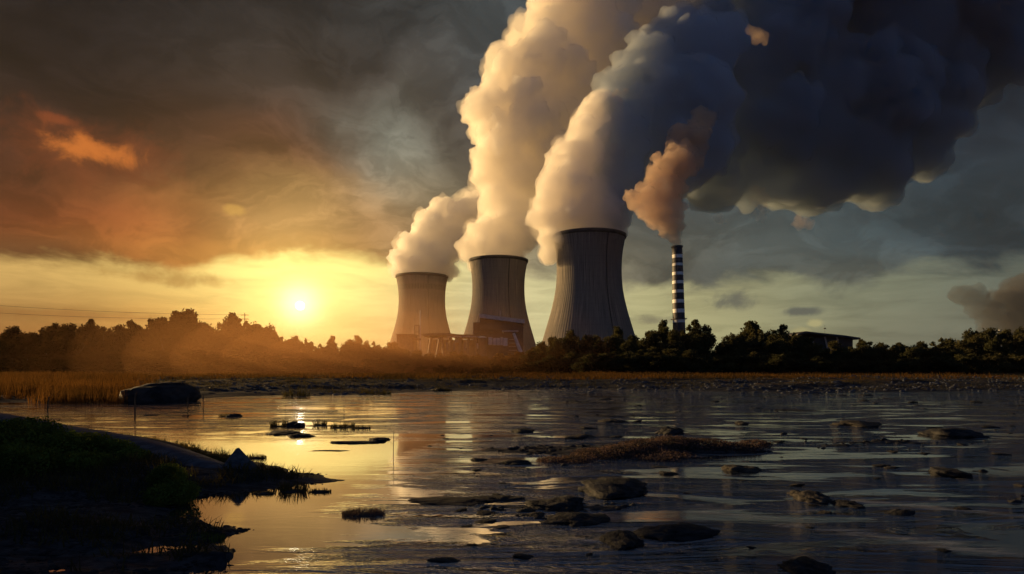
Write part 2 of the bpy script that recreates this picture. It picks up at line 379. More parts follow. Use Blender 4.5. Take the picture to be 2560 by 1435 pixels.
def build_ground():
    dist = np.concatenate([np.geomspace(2.0, 120, 430), np.geomspace(123, 9000, 60)])
    ang = np.concatenate([np.linspace(-2.9, -0.8, 50)[:-1], np.linspace(-0.8, 0.8, 560), np.linspace(0.8, 2.9, 50)[1:]])
    A, R = np.meshgrid(ang, dist); X = R*np.sin(A); Y = R*np.cos(A)
    Z = height(X, Y); Z = np.where(Y < 0.5, np.where(R > 30, 0.6, 0.2), Z)
    n, m = A.shape
    me = bpy.data.meshes.new('ground')
    V = np.stack([X, Y, Z], -1).reshape(-1, 3)
    idx = np.arange(n*m).reshape(n, m)
    Fq = np.stack([idx[:-1, :-1], idx[:-1, 1:], idx[1:, 1:], idx[1:, :-1]], -1).reshape(-1, 4)[:, ::-1]
    me.vertices.add(n*m); me.vertices.foreach_set('co', V.reshape(-1).astype(np.float32))
    me.loops.add(Fq.size); me.loops.foreach_set('vertex_index', Fq.reshape(-1).astype(np.int32))
    me.polygons.add(len(Fq)); me.polygons.foreach_set('loop_start', np.arange(0, Fq.size, 4, dtype=np.int32))
    me.polygons.foreach_set('loop_total', np.full(len(Fq), 4, dtype=np.int32)); me.update(calc_edges=True)
    me.polygons.foreach_set('use_smooth', [True]*len(me.polygons))
    m, g, out = new_mat('mud_and_turf'); co = obj_co(g)
    sp = g.n('ShaderNodeSeparateXYZ'); g.put(sp.inputs[0], co)
    n1 = g.noise(co, 0.7, 6, 0.65); n2 = g.noise(co, 6, 5, 0.65); n3 = g.noise(g.v('MULTIPLY', co, (1, 2.5, 1)), 2.2, 6, 0.7)
    mudc = g.mix(g.step(n3, 0.4, 0.65), (0.014, 0.016, 0.022), (0.055, 0.055, 0.062))
    turf = g.mix(g.step(n1, 0.4, 0.62), (0.035, 0.024, 0.012), (0.085, 0.05, 0.02))
    high = g.step(g.m('MULTIPLY_ADD', g.m('SUBTRACT', n1, 0.5), 0.7, sp.outputs[2]), 0.62, 0.95)
    c = g.mix(high, mudc, turf)
    wet = g.step(sp.outputs[2], 0.03, 0.3, 0.5, 0.95)
    hh = g.m('ADD', g.m('MULTIPLY', n2, 0.4), n3)
    g.put(out.inputs[0], princ(g, c, wet, 0.03, 0, bump(g, hh, 0.8, 0.06)).outputs[0])
    tag(link('ground', me, m), kind='structure')
build_ground()
def build_water():
    m, g, out = new_mat('river_water'); co = obj_co(g)
    sp = g.n('ShaderNodeSeparateXYZ'); g.put(sp.inputs[0], co)
    rippled = g.step(g.m('MULTIPLY_ADD', sp.outputs[1], -0.05, sp.outputs[0]), -5.0, 4.0)
    farw = g.step(sp.outputs[1], 22, 34)
    amp = g.m('MAXIMUM', rippled, g.m('MULTIPLY', farw, 0.14))
    patch = g.step(g.noise(g.v('MULTIPLY', co, (0.16, 0.75, 1)), 1.0, 6, 0.62, 0.9), 0.45, 0.60, 0.03, 1.35)
    a = g.noise(g.v('MULTIPLY', co, (0.30, 1.15, 1)), 0.9, 6, 0.62, 1.2)
    b = g.noise(g.v('MULTIPLY', co, (0.5, 2.0, 1)), 3.2, 5, 0.6, 0.8)
    h = g.m('ADD', g.m('MULTIPLY', a, g.m('MULTIPLY_ADD', g.m('MULTIPLY', amp, patch), 0.75, 0.003)), g.m('MULTIPLY', b, g.m('MULTIPLY_ADD', g.m('MULTIPLY', amp, patch), 0.06, 0.0010)))
    nr = bump(g, h, 0.55, 1.0)
    foam = g.noise(g.v('MULTIPLY', co, (0.35, 1.6, 1)), 1.3, 8, 0.72, 1.2)
    fm = g.m('MULTIPLY', g.step(foam, 0.57, 0.72), g.m('MULTIPLY', rippled, 0.5))
    b1 = princ(g, (0.010, 0.015, 0.028), 0.035, 0.5, 0, nr); g.put(b1.inputs['IOR'], g.m('MULTIPLY_ADD', rippled, -0.95, 2.5))
    for (x0, y0, x1, y1, w_) in ((3.2, 13.0, 8.8, 9.0, 0.55), (5.2, 15.0, 12.5, 10.6, 0.5), (0.6, 10.6, 3.4, 10.2, 0.3)):     # foam lines along the current
        L_ = math.hypot(x1-x0, y1-y0); tx, ty = (x1-x0)/L_, (y1-y0)/L_
        al = g.v('DOT_PRODUCT', g.v('SUBTRACT', co, (x0, y0, 0)), (tx, ty, 0)); ac = g.v('DOT_PRODUCT', g.v('SUBTRACT', co, (x0, y0, 0)), (-ty, tx, 0))
        ac = g.m('ADD', ac, g.m('MULTIPLY', g.m('SUBTRACT', a, 0.5), 1.6))
        bm_ = g.m('MULTIPLY', g.step(g.m('ABSOLUTE', ac), 0, w_, 1, 0), g.m('MULTIPLY', g.step(al, 0, 1.2), g.step(al, L_, L_+1.5, 1, 0)))
        fm = g.m('MAXIMUM', fm, g.m('MULTIPLY', bm_, g.step(foam, 0.42, 0.66, 0, 0.75)))
    b2 = princ(g, (0.20, 0.22, 0.27), 0.7, 0.1)
    gs = g.n('ShaderNodeBsdfGlossy'); gs.inputs['Roughness'].default_value = 0.035; gs.inputs['Color'].default_value = (0.95, 0.95, 0.95, 1); g.put(gs.inputs['Normal'], nr)
    m0 = g.n('ShaderNodeMixShader'); g.put(m0.inputs[0], g.m('MULTIPLY_ADD', rippled, -0.30, 0.52)); g.put(m0.inputs[1], b1.outputs[0]); g.put(m0.inputs[2], gs.outputs[0])
    mx = g.n('ShaderNodeMixShader'); g.put(mx.inputs[0], fm); g.put(mx.inputs[1], m0.outputs[0]); g.put(mx.inputs[2], b2.outputs[0])
    g.put(out.inputs[0], mx.outputs[0])
    me = mesh('water', [(-150, -4, 0), (150, -4, 0), (150, 110, 0), (-150, 110, 0)], [(0, 1, 2, 3)])
    tag(link('water', me, m), kind='structure')
build_water()

# ------------------------------------------------------------------ cooling towers and chimney
GZ = 0.9
PROF = [(0, 136), (0.045, 131), (0.18, 118), (0.295, 107), (0.41, 95.6), (0.525, 86.5), (0.60, 82.5), (0.68, 80.4), (0.76, 80), (0.84, 81.5),
        (0.90, 84), (0.945, 87), (0.972, 89.2)]
def cooling_tower(px, top, hw, D, label, k):
    s = hw / 89.0 * D / FPX                    # metres per profile unit
    H = (HZ - top) / FPX * D + CAM_H - GZ
    H = (HZ - top)/FPX*(D - 89.2*s) + CAM_H - GZ
    t = empty('cooling_tower', ((px-1280)/FPX*D, D, GZ), 0.4*k); tag(t, label, 'cooling tower', 'cooling towers of the power station')
    hs = [p[0] for p in PROF]; rs_ = [p[1] for p in PROF]
    zs = np.linspace(0.045, 0.972, 60)
    from bisect import bisect
    def r(z):                                   # smooth interpolation
        i = min(max(bisect(hs, z) - 1, 0), len(hs) - 2)
        p0, p1, p2, p3 = (rs_[max(i-1, 0)], rs_[i], rs_[i+1], rs_[min(i+2, len(hs)-1)])
        u = (z - hs[i]) / (hs[i+1] - hs[i])
        return 0.5*((2*p1) + (-p0+p2)*u + (2*p0-5*p1+4*p2-p3)*u*u + (-p0+3*p1-3*p2+p3)*u**3)
    rz_ = np.array([float(np.interp(z, hs, rs_)) for z in np.linspace(-0.05, 1.03, 217)]); rz_[-12:] += np.linspace(0, 1.2, 12)
    for _ in range(60): rz_[1:-1] = (rz_[:-2]+2*rz_[1:-1]+rz_[2:])/4
    r = lambda z: float(np.interp(z, np.linspace(-0.05, 1.03, 217), rz_))
    MB().lathe([(r(z)*s, z*H) for z in zs], n=288*2, rib=0.11, nrib=96).build('shell', M_CONC, t)
    R = r(0.972)*s
    MB().lathe([(R+0.3, 0.972*H), (R+1.3, 0.975*H), (R+1.5, 0.998*H), (R+0.9, H), (R-1.2, H), (R-1.4, 0.93*H), (r(0.7)*s-1.5, 0.7*H)], n=144).build('rim', M_RIM, t, True)
    # dark ladder strip on the side facing the river
    a0 = math.atan2(-1, 0.42) - 0.4*k
    L = MB(); pts = [Vector(((r(z)*s+0.75)*math.cos(a0), (r(z)*s+0.75)*math.sin(a0), z*H)) for z in zs]
    L.tube(pts, [0.42]*len(pts), 6); L.build('ladder', M_RIM, t)
    for i in range(36):
        a = 2*math.pi*i/36; a2 = a + 2*math.pi/72
        rb, rt = r(0.0)*s, r(0.045)*s
        MB().tube([(rb*math.cos(a), rb*math.sin(a), -0.5), (rt*math.cos(a2), rt*math.sin(a2), 0.047*H)], [0.7, 0.6], 6).build('base_column', M_CONC, t)
    return t
T1 = cooling_tower(1055, 680, 63.5, 889, 'smallest and haziest cooling tower, farthest left of the three, warm brown concrete', 0)
T2 = cooling_tower(1246, 637, 72, 746, 'middle cooling tower with a dark turbine hall standing before its foot', 1)
T3 = cooling_tower(1472.5, 569, 89, 600, 'largest and darkest cooling tower, nearest to the striped chimney', 2)

def chimney():
    D = 520; k = D/FPX
    t = empty('striped_chimney', ((1700-1280)*k, D, GZ)); t.rotation_euler = (0, -rad(1.4), 0)
    tag(t, 'tall slim chimney painted in dark and white bands, smoking beside the largest tower', 'chimney')
    bands = [(616, 637, 0), (637, 645.5, 1), (645.5, 658.5, 0), (658.5, 665, 1), (665, 680.5, 0), (680.5, 688, 1), (688, 702, 0), (702, 709.6, 1),
             (709.6, 725, 0), (725, 732.5, 1), (732.5, 749, 0), (749, 757.6, 1), (757.6, 772.6, 0), (772.6, 782, 1), (782, 797, 0), (797, 806.5, 1), (806.5, 905, 0)]
    hw = lambda y: 12.6 + (y-616)/200*2.6
    for (a, b, w) in bands:
        z0, z1 = (HZ-b)*k + CAM_H-GZ, (HZ-a)*k + CAM_H-GZ
        MB().lathe([(hw(b)*k, z0), (hw(a)*k, z1)], n=28).build('white_band' if w else 'dark_band', M_WHITE if w else M_NAVY, t)
    zt = (HZ-616)*k + CAM_H-GZ; r0 = hw(616)*k
    MB().lathe([(r0+0.01, zt-1.2), (r0+0.55, zt-1.1), (r0+0.55, zt+0.3), (r0-0.7, zt+0.3), (r0-0.9, zt-14)], n=28).build('rim', M_NAVY, t)
    zp = (HZ-797)*k + CAM_H-GZ
    MB().lathe([(hw(797)*k, zp-0.6), (hw(797)*k+1.6, zp-0.5), (hw(797)*k+1.6, zp+0.1), (hw(797)*k, zp+0.1)], n=28).build('platform', M_DARKSTEEL, t)
    MB().tube([(-r0*0.55, -r0*1.02, zt-1), (-hw(905)*k*0.55, -hw(905)*k*1.02, 0)], [0.22, 0.22], 5).build('ladder', M_DARKSTEEL, t)
chimney()

# ------------------------------------------------------------------ steam and smoke: lumpy closed hulls filled with scattering air
def billow(name, nodes, seed, mat, voxel=2.6, kids=26, grand=5, kr=(0.24, 0.46), amp=3.0, gr=(0.3, 0.5), gg=3, fringe=None):
    """nodes: (px, py, radius px, distance)"""
    rnd = random.Random(seed); B = []
    for (px, py, r, D) in nodes:
        c = at(px, py, D); R = r*D/FPX; B.append((c, R*0.86))
        for _ in range(kids):
            v = Vector((rnd.gauss(0, 1), rnd.gauss(0, 0.9), rnd.gauss(0, 1))).normalized(); q = R*rnd.uniform(*kr)
            c2 = c + v*(R*0.9 - q*0.35); B.append((c2, q))
            for _ in range(grand):
                w = (v*0.9 + Vector((rnd.gauss(0, 1), rnd.gauss(0, 1), rnd.gauss(0, 1))).normalized()).normalized(); q2 = q*rnd.uniform(*gr)
                c3 = c2 + w*(q*0.92); B.append((c3, q2))
                for _ in range(gg):
                    u = (w + Vector((rnd.gauss(0, 1), rnd.gauss(0, 1), rnd.gauss(0, 1))).normalized()).normalized()
                    B.append((c3 + u*(q2*0.95), q2*rnd.uniform(0.35, 0.55)))
    VV = []; FF = []; off = 0
    for sub, sel in ((3, [b for b in B if b[1] > 14]), (2, [b for b in B if b[1] <= 14])):
        if not sel: continue
        bm = bmesh.new(); bmesh.ops.create_icosphere(bm, subdivisions=sub, radius=1)
        bv = np.array([v.co[:] for v in bm.verts]); bf = np.array([[v.index for v in f.verts] for f in bm.faces]); bm.free()
        cc = np.array([c[:] for c, R in sel]); RR = np.array([R for c, R in sel])
        VV.append((bv[None]*RR[:, None, None] + cc[:, None]).reshape(-1, 3)); FF.append((bf[None] + (np.arange(len(sel))*len(bv))[:, None, None]).reshape(-1, 3) + off); off += len(VV[-1])
    V = np.concatenate(VV); F = np.concatenate(FF)
    me = bpy.data.meshes.new(name); me.vertices.add(len(V)); me.vertices.foreach_set('co', V.reshape(-1).astype(np.float32))
    me.loops.add(F.size); me.loops.foreach_set('vertex_index', F.reshape(-1).astype(np.int32))
    me.polygons.add(len(F)); me.polygons.foreach_set('loop_start', np.arange(0, F.size, 3, dtype=np.int32)); me.polygons.foreach_set('loop_total', np.full(len(F), 3, dtype=np.int32))
    me.update(calc_edges=True)
    o = bpy.data.objects.new(name, me); C.objects.link(o)
    rm = o.modifiers.new('r', 'REMESH'); rm.mode = 'VOXEL'; rm.voxel_size = voxel; rm.use_smooth_shade = True
    sm = o.modifiers.new('s', 'SMOOTH'); sm.factor = 0.5; sm.iterations = 2
    for k, (size, st) in enumerate(((amp*6, amp*1.1), (amp*2.4, amp*0.7), (amp*1.0, amp*0.34))):
        tx = bpy.data.textures.new(name+'_t%d' % k, 'CLOUDS'); tx.noise_scale = size; tx.noise_depth = 2
        dm = o.modifiers.new('d', 'DISPLACE'); dm.texture = tx; dm.strength = st*1.7; dm.mid_level = 0.5; dm.texture_coords = 'GLOBAL'
    rm = o.modifiers.new('r2', 'REMESH'); rm.mode = 'VOXEL'; rm.voxel_size = voxel*0.85; rm.use_smooth_shade = True
    sm = o.modifiers.new('s2', 'SMOOTH'); sm.factor = 0.5; sm.iterations = 1
    dg = bpy.context.evaluated_depsgraph_get(); ev = o.evaluated_get(dg)
    me2 = bpy.data.meshes.new_from_object(ev, depsgraph=dg); bpy.data.objects.remove(o); bpy.data.meshes.remove(me)
    me2.materials.clear(); me2.materials.append(mat); me2.name = name
    me2.polygons.foreach_set('use_smooth', [True]*len(me2.polygons))
    o = link(name, me2, mat)
    if fringe:
        f = billow('fringe', [(px, py, r*1.05, D) for (px, py, r, D) in nodes], seed+500, fringe, voxel*1.3, kids, grand, kr, amp*1.5, gr, gg); f.parent = o
    return o

p = billow('steam_plume', [(1055, 672, 52, 889), (1015, 655, 40, 885), (1090, 645, 55, 889), (1040, 620, 45, 885), (1100, 585, 55, 889), (1070, 560, 35, 885),
    (1150, 560, 55, 893), (1110, 530, 34, 889), (1180, 530, 48, 893)], 11, M_STEAM, 1.6, 26, 7, amp=2.0, fringe=M_FRINGE)
tag(p, 'smallest bright steam plume, leaning right from the smallest cooling tower', 'steam plume', 'steam plumes of the cooling towers')
p = billow('steam_plume', [(1246, 632, 58, 746), (1205, 655, 34, 742), (1170, 620, 30, 742), (1230, 590, 62, 746), (1290, 570, 60, 750), (1270, 520, 66, 750), (1235, 500, 30, 740),
    (1225, 440, 48, 750), (1300, 440, 80, 752), (1260, 370, 80, 752), (1340, 350, 100, 760), (1230, 280, 70, 752), (1330, 250, 110, 765), (1420, 260, 90, 775),
    (1280, 180, 62, 755), (1380, 160, 110, 770), (1480, 130, 110, 785), (1240, 140, 26, 750), (1400, 50, 80, 765), (1500, 30, 120, 790), (1600, -10, 120, 805),
    (1470, -80, 130, 790), (1700, -20, 90, 815), (1650, -110, 140, 820)], 23, M_STEAM_THIN, 1.7, 28, 7, kr=(0.18, 0.40), amp=2.2, fringe=M_FRINGE)
tag(p, 'tallest sunlit steam plume, rising out of the frame above the middle cooling tower', 'steam plume', 'steam plumes of the cooling towers')
p = billow('steam_plume', [(1472, 560, 76, 600), (1400, 590, 48, 596), (1372, 635, 24, 594), (1385, 540, 56, 598), (1450, 490, 78, 604), (1400, 470, 54, 598), (1500, 500, 60, 610),
    (1445, 405, 66, 604), (1490, 400, 66, 615), (1465, 340, 42, 606), (1500, 310, 58, 622), (1500, 265, 34, 612)], 37, M_SMOKE, 1.4, 28, 7, amp=1.8, fringe=M_FRINGE)
tag(p, 'broad steam plume above the largest tower, cream on its near side and slate grey behind', 'steam plume', 'steam plumes of the cooling towers')
p = billow('chimney_smoke', [(1692, 608, 11, 520), (1690, 596, 14, 520), (1684, 584, 19, 520), (1672, 572, 22, 520), (1690, 565, 20, 521), (1656, 560, 22, 518), (1636, 545, 22, 518), (1675, 545, 30, 521),
    (1612, 528, 22, 516), (1650, 520, 32, 520), (1692, 520, 24, 523), (1590, 505, 20, 516), (1572, 488, 15, 515), (1620, 490, 30, 520), (1665, 485, 32, 522), (1645, 450, 28, 520), (1690, 465, 28, 524),
    (1632, 425, 16, 518), (1668, 420, 30, 525), (1705, 420, 34, 528), (1640, 395, 14, 518), (1690, 385, 34, 535), (1725, 400, 30, 545), (1700, 345, 30, 560), (1735, 350, 36, 570), (1755, 300, 30, 585)], 41, M_CHIM, 0.85, 16, 6, kr=(0.28, 0.5), amp=1.3)
tag(p, 'billowing smoke spreading from the mouth of the striped chimney', 'chimney smoke')
p = billow('shaded_slate_smoke', [(1538, 548, 36, 598), (1545, 500, 48, 602), (1540, 440, 62, 606), (1550, 370, 62, 610), (1555, 300, 60, 615), (1560, 480, 50, 640), (1600, 400, 70, 640), (1545, 225, 55, 632), (1600, 290, 85, 640), (1600, 160, 62, 636), (1660, 210, 90, 642), (1670, 340, 85, 645), (1690, 110, 75, 648), (1740, 250, 95, 655),
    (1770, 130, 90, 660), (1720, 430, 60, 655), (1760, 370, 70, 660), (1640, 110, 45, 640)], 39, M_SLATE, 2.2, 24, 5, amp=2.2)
tag(p, 'slate grey smoke beside the broad cream plume, coloured dark as its shaded right side', 'smoke bank')
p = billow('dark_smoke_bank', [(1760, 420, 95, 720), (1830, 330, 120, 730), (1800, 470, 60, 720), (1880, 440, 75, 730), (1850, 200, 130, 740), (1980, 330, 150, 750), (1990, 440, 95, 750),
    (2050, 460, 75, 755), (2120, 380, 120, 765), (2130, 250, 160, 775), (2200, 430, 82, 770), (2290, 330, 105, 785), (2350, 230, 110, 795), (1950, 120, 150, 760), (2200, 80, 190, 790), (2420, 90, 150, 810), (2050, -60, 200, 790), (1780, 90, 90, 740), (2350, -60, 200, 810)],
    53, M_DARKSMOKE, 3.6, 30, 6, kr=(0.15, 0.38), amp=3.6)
tag(p, 'huge dark slate smoke bank filling the upper right of the sky', 'smoke bank')
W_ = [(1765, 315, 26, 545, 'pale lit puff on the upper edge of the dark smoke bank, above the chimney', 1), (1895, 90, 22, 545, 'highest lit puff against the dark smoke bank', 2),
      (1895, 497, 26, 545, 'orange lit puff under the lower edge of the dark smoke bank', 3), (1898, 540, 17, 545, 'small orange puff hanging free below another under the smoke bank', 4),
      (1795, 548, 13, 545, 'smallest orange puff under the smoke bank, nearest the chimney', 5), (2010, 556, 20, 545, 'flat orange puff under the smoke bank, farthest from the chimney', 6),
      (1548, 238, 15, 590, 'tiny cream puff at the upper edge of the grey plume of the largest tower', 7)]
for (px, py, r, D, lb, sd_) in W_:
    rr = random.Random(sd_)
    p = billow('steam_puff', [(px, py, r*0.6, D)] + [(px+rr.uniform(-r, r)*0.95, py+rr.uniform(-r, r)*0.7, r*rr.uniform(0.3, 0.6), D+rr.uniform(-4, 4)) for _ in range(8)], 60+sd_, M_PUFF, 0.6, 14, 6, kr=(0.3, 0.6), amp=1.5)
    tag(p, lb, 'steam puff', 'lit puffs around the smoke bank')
p = billow('distant_smoke', [(2405, 735, 26, 1500), (2440, 742, 32, 1500), (2470, 780, 36, 1500), (2440, 775, 22, 1500), (2520, 770, 50, 1510), (2500, 815, 46, 1500), (2570, 730, 60, 1520), (2580, 810, 70, 1510), (2540, 850, 40, 1500)], 77, M_FARSMOKE, 4.0, 20, 4, amp=3.0)
tag(p, 'low distant smoke column with a pinkish lit head at the far right horizon', 'smoke column')

# ------------------------------------------------------------------ power station buildings
def bx(px0, px1, py0, py1, D, depth):          # box that faces the river between these photo pixels at distance D
    a, b = at(px0, py1, D), at(px1, py0, D); return (a.x, D, a.z), (b.x, D+depth, b.z)
def rel(ab, o): return tuple(Vector(v) - o for v in ab)
def turbine_hall():
    D = 470; o = at(1250, 912, D); o.z = GZ
    t = empty('turbine_hall', o); tag(t, 'black block-shaped turbine hall with a raised pale roof, before the middle tower', 'industrial building')
    z0 = GZ
    a, b = bx(1183, 1308, 806, 905, D, 40); a = (a[0], a[1], z0); MB().box(*rel((a, b), o)).build('wall', M_DARKSTEEL, t)
    a, b = bx(1200, 1276, 795, 806, D-0.5, 36)
    M = MB(); M.box(*rel((a, b), o)); rf = M.build('roof', M_DARKSTEEL, t)
    q = MB(); A, B_ = at(1198, 784, D-3), at(1312, 799, D-3)
    for (P, Q) in ((A, B_),):
        P = P - o; Q = Q - o
        k = len(q.V); th = 3.0
        for (v, dz) in ((P, 0), (Q, 0)):
            for dy in (0, 40):
                for h in (-th, 0): q.V.append(Vector((v.x, v.y+dy, v.z+h)))
        q.F += [(0, 1, 5, 4), (2, 6, 7, 3), (1, 3, 7, 5), (0, 4, 6, 2), (0, 2, 3, 1), (4, 5, 7, 6)]
    q.build('roof_slab', M_STEEL, t)
    a, b = bx(1200, 1274, 812, 824, D-1.2, 1.0); MB().box(*rel((a, b), o)).build('louvre', M_RIM, t)
    a, b = bx(1186, 1306, 828, 830, D-1.6, 1.4); MB().box(*rel((a, b), o)).build('gantry', M_DARKSTEEL, t)
    a, b = bx(1250, 1251.5, 776, 790, D+4, 0.8); MB().box(*rel((a, b), o)).build('vent_pipe', M_STEEL, t)
turbine_hall()
def pump_house():
    D = 430; o = at(1240, 912, D); o.z = GZ
    t = empty('pump_house', o); tag(t, 'annex with pale panels and a slanted white buttress at the middle tower foot', 'industrial building')
    a, b = bx(1200, 1292, 842, 905, D, 20); a = (a[0], a[1], GZ); MB().box(*rel((a, b), o)).build('wall', M_DARKSTEEL, t)
    a, b = bx(1255, 1296, 826, 829, D-3, 24); MB().box(*rel((a, b), o)).build('roof', M_STEEL, t)
    a, b = bx(1259, 1290, 829, 842, D-0.5, 20); MB().box(*rel((a, b), o)).build('upper_wall', M_DARKSTEEL, t)
    for (x0, x1, y0, y1) in ((1221, 1231, 843, 862), (1232.5, 1240, 845, 863), (1241, 1250, 845, 863), (1251, 1257, 843, 863), (1258, 1269, 845, 865)):
        a, b = bx(x0, x1, y0, y1, D-0.35, 0.3); f = MB().box(*rel((a, b), o)).build('panel', M_PALE, t)
    for x in (1231.6, 1250.4, 1220):
        a, b = bx(x-0.4, x+0.4, 842, 880, D-0.8, 0.6); MB().box(*rel((a, b), o)).build('post', M_DARKSTEEL, t)
    P, Q = at(1284, 833, D-4) - o, at(1303, 884, D-4) - o
    MB().tube([P, Q], [0.9, 1.5], 6).build('buttress', M_PALE, t)
    for i in range(4):
        a, b = bx(1272, 1285+i*3, 848+i*9, 849.2+i*9, D-1.5, 1.0); MB().box(*rel((a, b), o)).build('walkway', M_STEEL, t)
pump_house()
def low_hall():
    D = 400; o = at(1130, 912, D); o.z = GZ
    t = empty('canopy_hall', o); tag(t, 'low hall under a thin curved canopy roof, between the two smaller towers', 'industrial building')
    a, b = bx(1070, 1200, 850, 905, D+4, 22); a = (a[0], a[1], GZ); MB().box(*rel((a, b), o)).build('wall', M_BROWN, t)
    q = MB(); n = 20
    for i in range(n+1):
        u = i/n; px = 1056 + u*145; top = 836 - 4.0*math.sin(min(u*1.6, 1)*math.pi*0.9) + u*3
        for dy in (-5, 26):
            for th in (2.0 + 5.0*(u > 0.03)*(1-u*0.4), 0):
                v = at(px, top + th, D) - o; q.V.append(Vector((v.x, v.y+dy, v.z)))
    for i in range(n):
        k = i*4; q.F += [(k, k+4, k+5, k+1), (k+1, k+5, k+7, k+3), (k+3, k+7, k+6, k+2), (k+2, k+6, k+4, k)]
    q.F += [(0, 1, 3, 2), (n*4, n*4+2, n*4+3, n*4+1)]
    q.build('canopy_roof', M_BROWN, t)
    a, b = bx(1118, 1200, 841.5, 842.8, D-5.5, 0.4); MB().box(*rel((a, b), o)).build('gutter', M_PALE, t)
    for (x0, x1) in ((1078, 1070), (1100, 1090), (1104, 1112), (1126, 1124), (1152, 1146), (1172, 1170), (1188, 1190)):
        P, Q = at(x0, 842, D-3) - o, at(x1, 905, D-3) - o; MB().tube([P, Q], [0.9, 1.1], 6).build('leg', M_BROWN, t)
    for (x0, x1, y0, y1) in ((1137, 1149, 844, 856), (1152, 1157, 843, 850), (1164, 1175, 852, 870), (1186, 1196, 858, 872)):
        a, b = bx(x0, x1, y0, y1, D+3.6, 0.3); w = MB().box(*rel((a, b), o)).build('window', M_PALE, t)
    for x in (1082, 1092, 1114, 1132, 1160):
        a, b = bx(x, x+6, 856, 876, D+3.6, 0.3); MB().box(*rel((a, b), o)).build('window', M_GLASS, t)
low_hall()
def tank():
    D = 390; o = at(1206, 912, D); o.z = GZ
    t = empty('storage_tank', o); tag(t, 'dark upright storage tank beside the canopy hall', 'tank')
    H = (HZ-845)/FPX*D + 2.1; r = 10.5/FPX*D
    MB().lathe([(r, 0), (r, H)], 32).build('shell', M_DARKSTEEL, t, True)
    MB().lathe([(r+0.2, H), (r+0.2, H+0.4), (r*0.5, H+1.0), (0.05, H+1.3)], 32).build('lid', M_STEEL, t)
tank()
def scaffold():
    D = 520; o = at(1041, 912, D); o.z = GZ; k = D/FPX
    t = empty('lattice_frame_tower', o); tag(t, 'slender open steel frame standing before the smallest cooling tower', 'steel frame')
    H = (HZ-813)*k+2
    for x in (-5*k, 5.5*k):
        for y in (0, 8*k): MB().tube([(x, y, 0), (x, y, H)], [0.28, 0.28], 5).build('post', M_BROWN, t)
    for j in range(6):
        z = H*(0.25+0.15*j); z = min(z, H)
        MB().box((-5.4*k, -0.3, z-0.4), (5.9*k, 8*k+0.3, z)).build('platform', M_BROWN, t)
    t = empty('thin_mast', at(1050.5, 912, D)); t.location.z = GZ; tag(t, 'thin pale mast rising before the smallest cooling tower', 'mast')
    H = (HZ-775)*k+2
    MB().tube([(0, 0, 0), (0, 0, H)], [0.5, 0.3], 6).build('pole', M_PALE, t); MB().lathe([(0.9, 0), (0.9, 1.5), (0.3, 1.6)], 10, cap=True).build('base', M_BROWN, t)
    D = 480; o = at(1012, 912, D); o.z = GZ
    t = empty('service_block', o); tag(t, 'low brown service block at the foot of the smallest cooling tower', 'industrial building')
    a, b = bx(992, 1034, 838, 905, D, 20); a = (a[0], a[1], GZ); MB().box(*rel((a, b), o)).build('wall', M_BROWN, t)
    a, b = bx(990, 1036, 835, 838, D-1, 22); MB().box(*rel((a, b), o)).build('roof', M_BROWN, t)
    a, b = bx(1030, 1052, 846, 851, D-2, 1.5); MB().box(*rel((a, b), o)).build('duct', M_DARKSTEEL, t)
scaffold()
def far_shed():
    D = 300; o = at(2070, 912, D); o.z = GZ
    t = empty('long_shed', o); tag(t, 'long shed with a sloping dark roof above the right-hand tree line', 'shed')
    q = MB(); k = 0
    pts = [(1985, 836), (2005, 829), (2040, 833), (2100, 839), (2140, 845)]
    for (px, py) in pts:
        for dy in (-4, 30):
            for th in (4.5, 0):
                v = at(px, py+th, D) - o; q.V.append(Vector((v.x, v.y+dy, v.z)))
    for i in range(len(pts)-1):
        k = i*4; q.F += [(k, k+4, k+5, k+1), (k+1, k+5, k+7, k+3), (k+3, k+7, k+6, k+2), (k+2, k+6, k+4, k)]
    q.F += [(0, 1, 3, 2), (16, 18, 19, 17)]
    q.build('roof', M_DARKSTEEL, t)
    a, b = bx(1996, 2132, 845, 905, D, 26); a = (a[0], a[1], GZ); MB().box(*rel((a, b), o)).build('wall', M_DARKSTEEL, t)
    for x in (2030, 2062, 2092): MB().tube([at(x, 842, D-1)-o, at(x+7, 872, D-1)-o], [0.35, 0.35], 5).build('brace', M_STEEL, t)
    t = empty('radio_mast', at(2062, 912, 340)); t.location.z = GZ; tag(t, 'hair-thin mast above the long shed roof', 'mast')
    H = (HZ-812)/FPX*340+2; MB().tube([(0, 0, 0), (0, 0, H)], [0.12, 0.05], 5).build('pole', M_WIRE, t); MB().box((-0.5, -0.4, H-2.2), (0.5, 0.4, H-1.6)).build('aerial', M_WIRE, t)
    t = empty('lamp_mast', at(2505, 912, 240)); t.location.z = GZ; tag(t, 'leaning pale mast among the trees near the distant smoke', 'mast')
    H = (HZ-824)/FPX*240+2; MB().tube([(0, 0, 0), (-0.6, 0, H)], [0.3, 0.16], 6).build('pole', M_PALE, t); MB().box((-1.2, -0.2, H-0.3), (0, 0.2, H)).build('lamp_head', M_PALE, t)
far_shed()

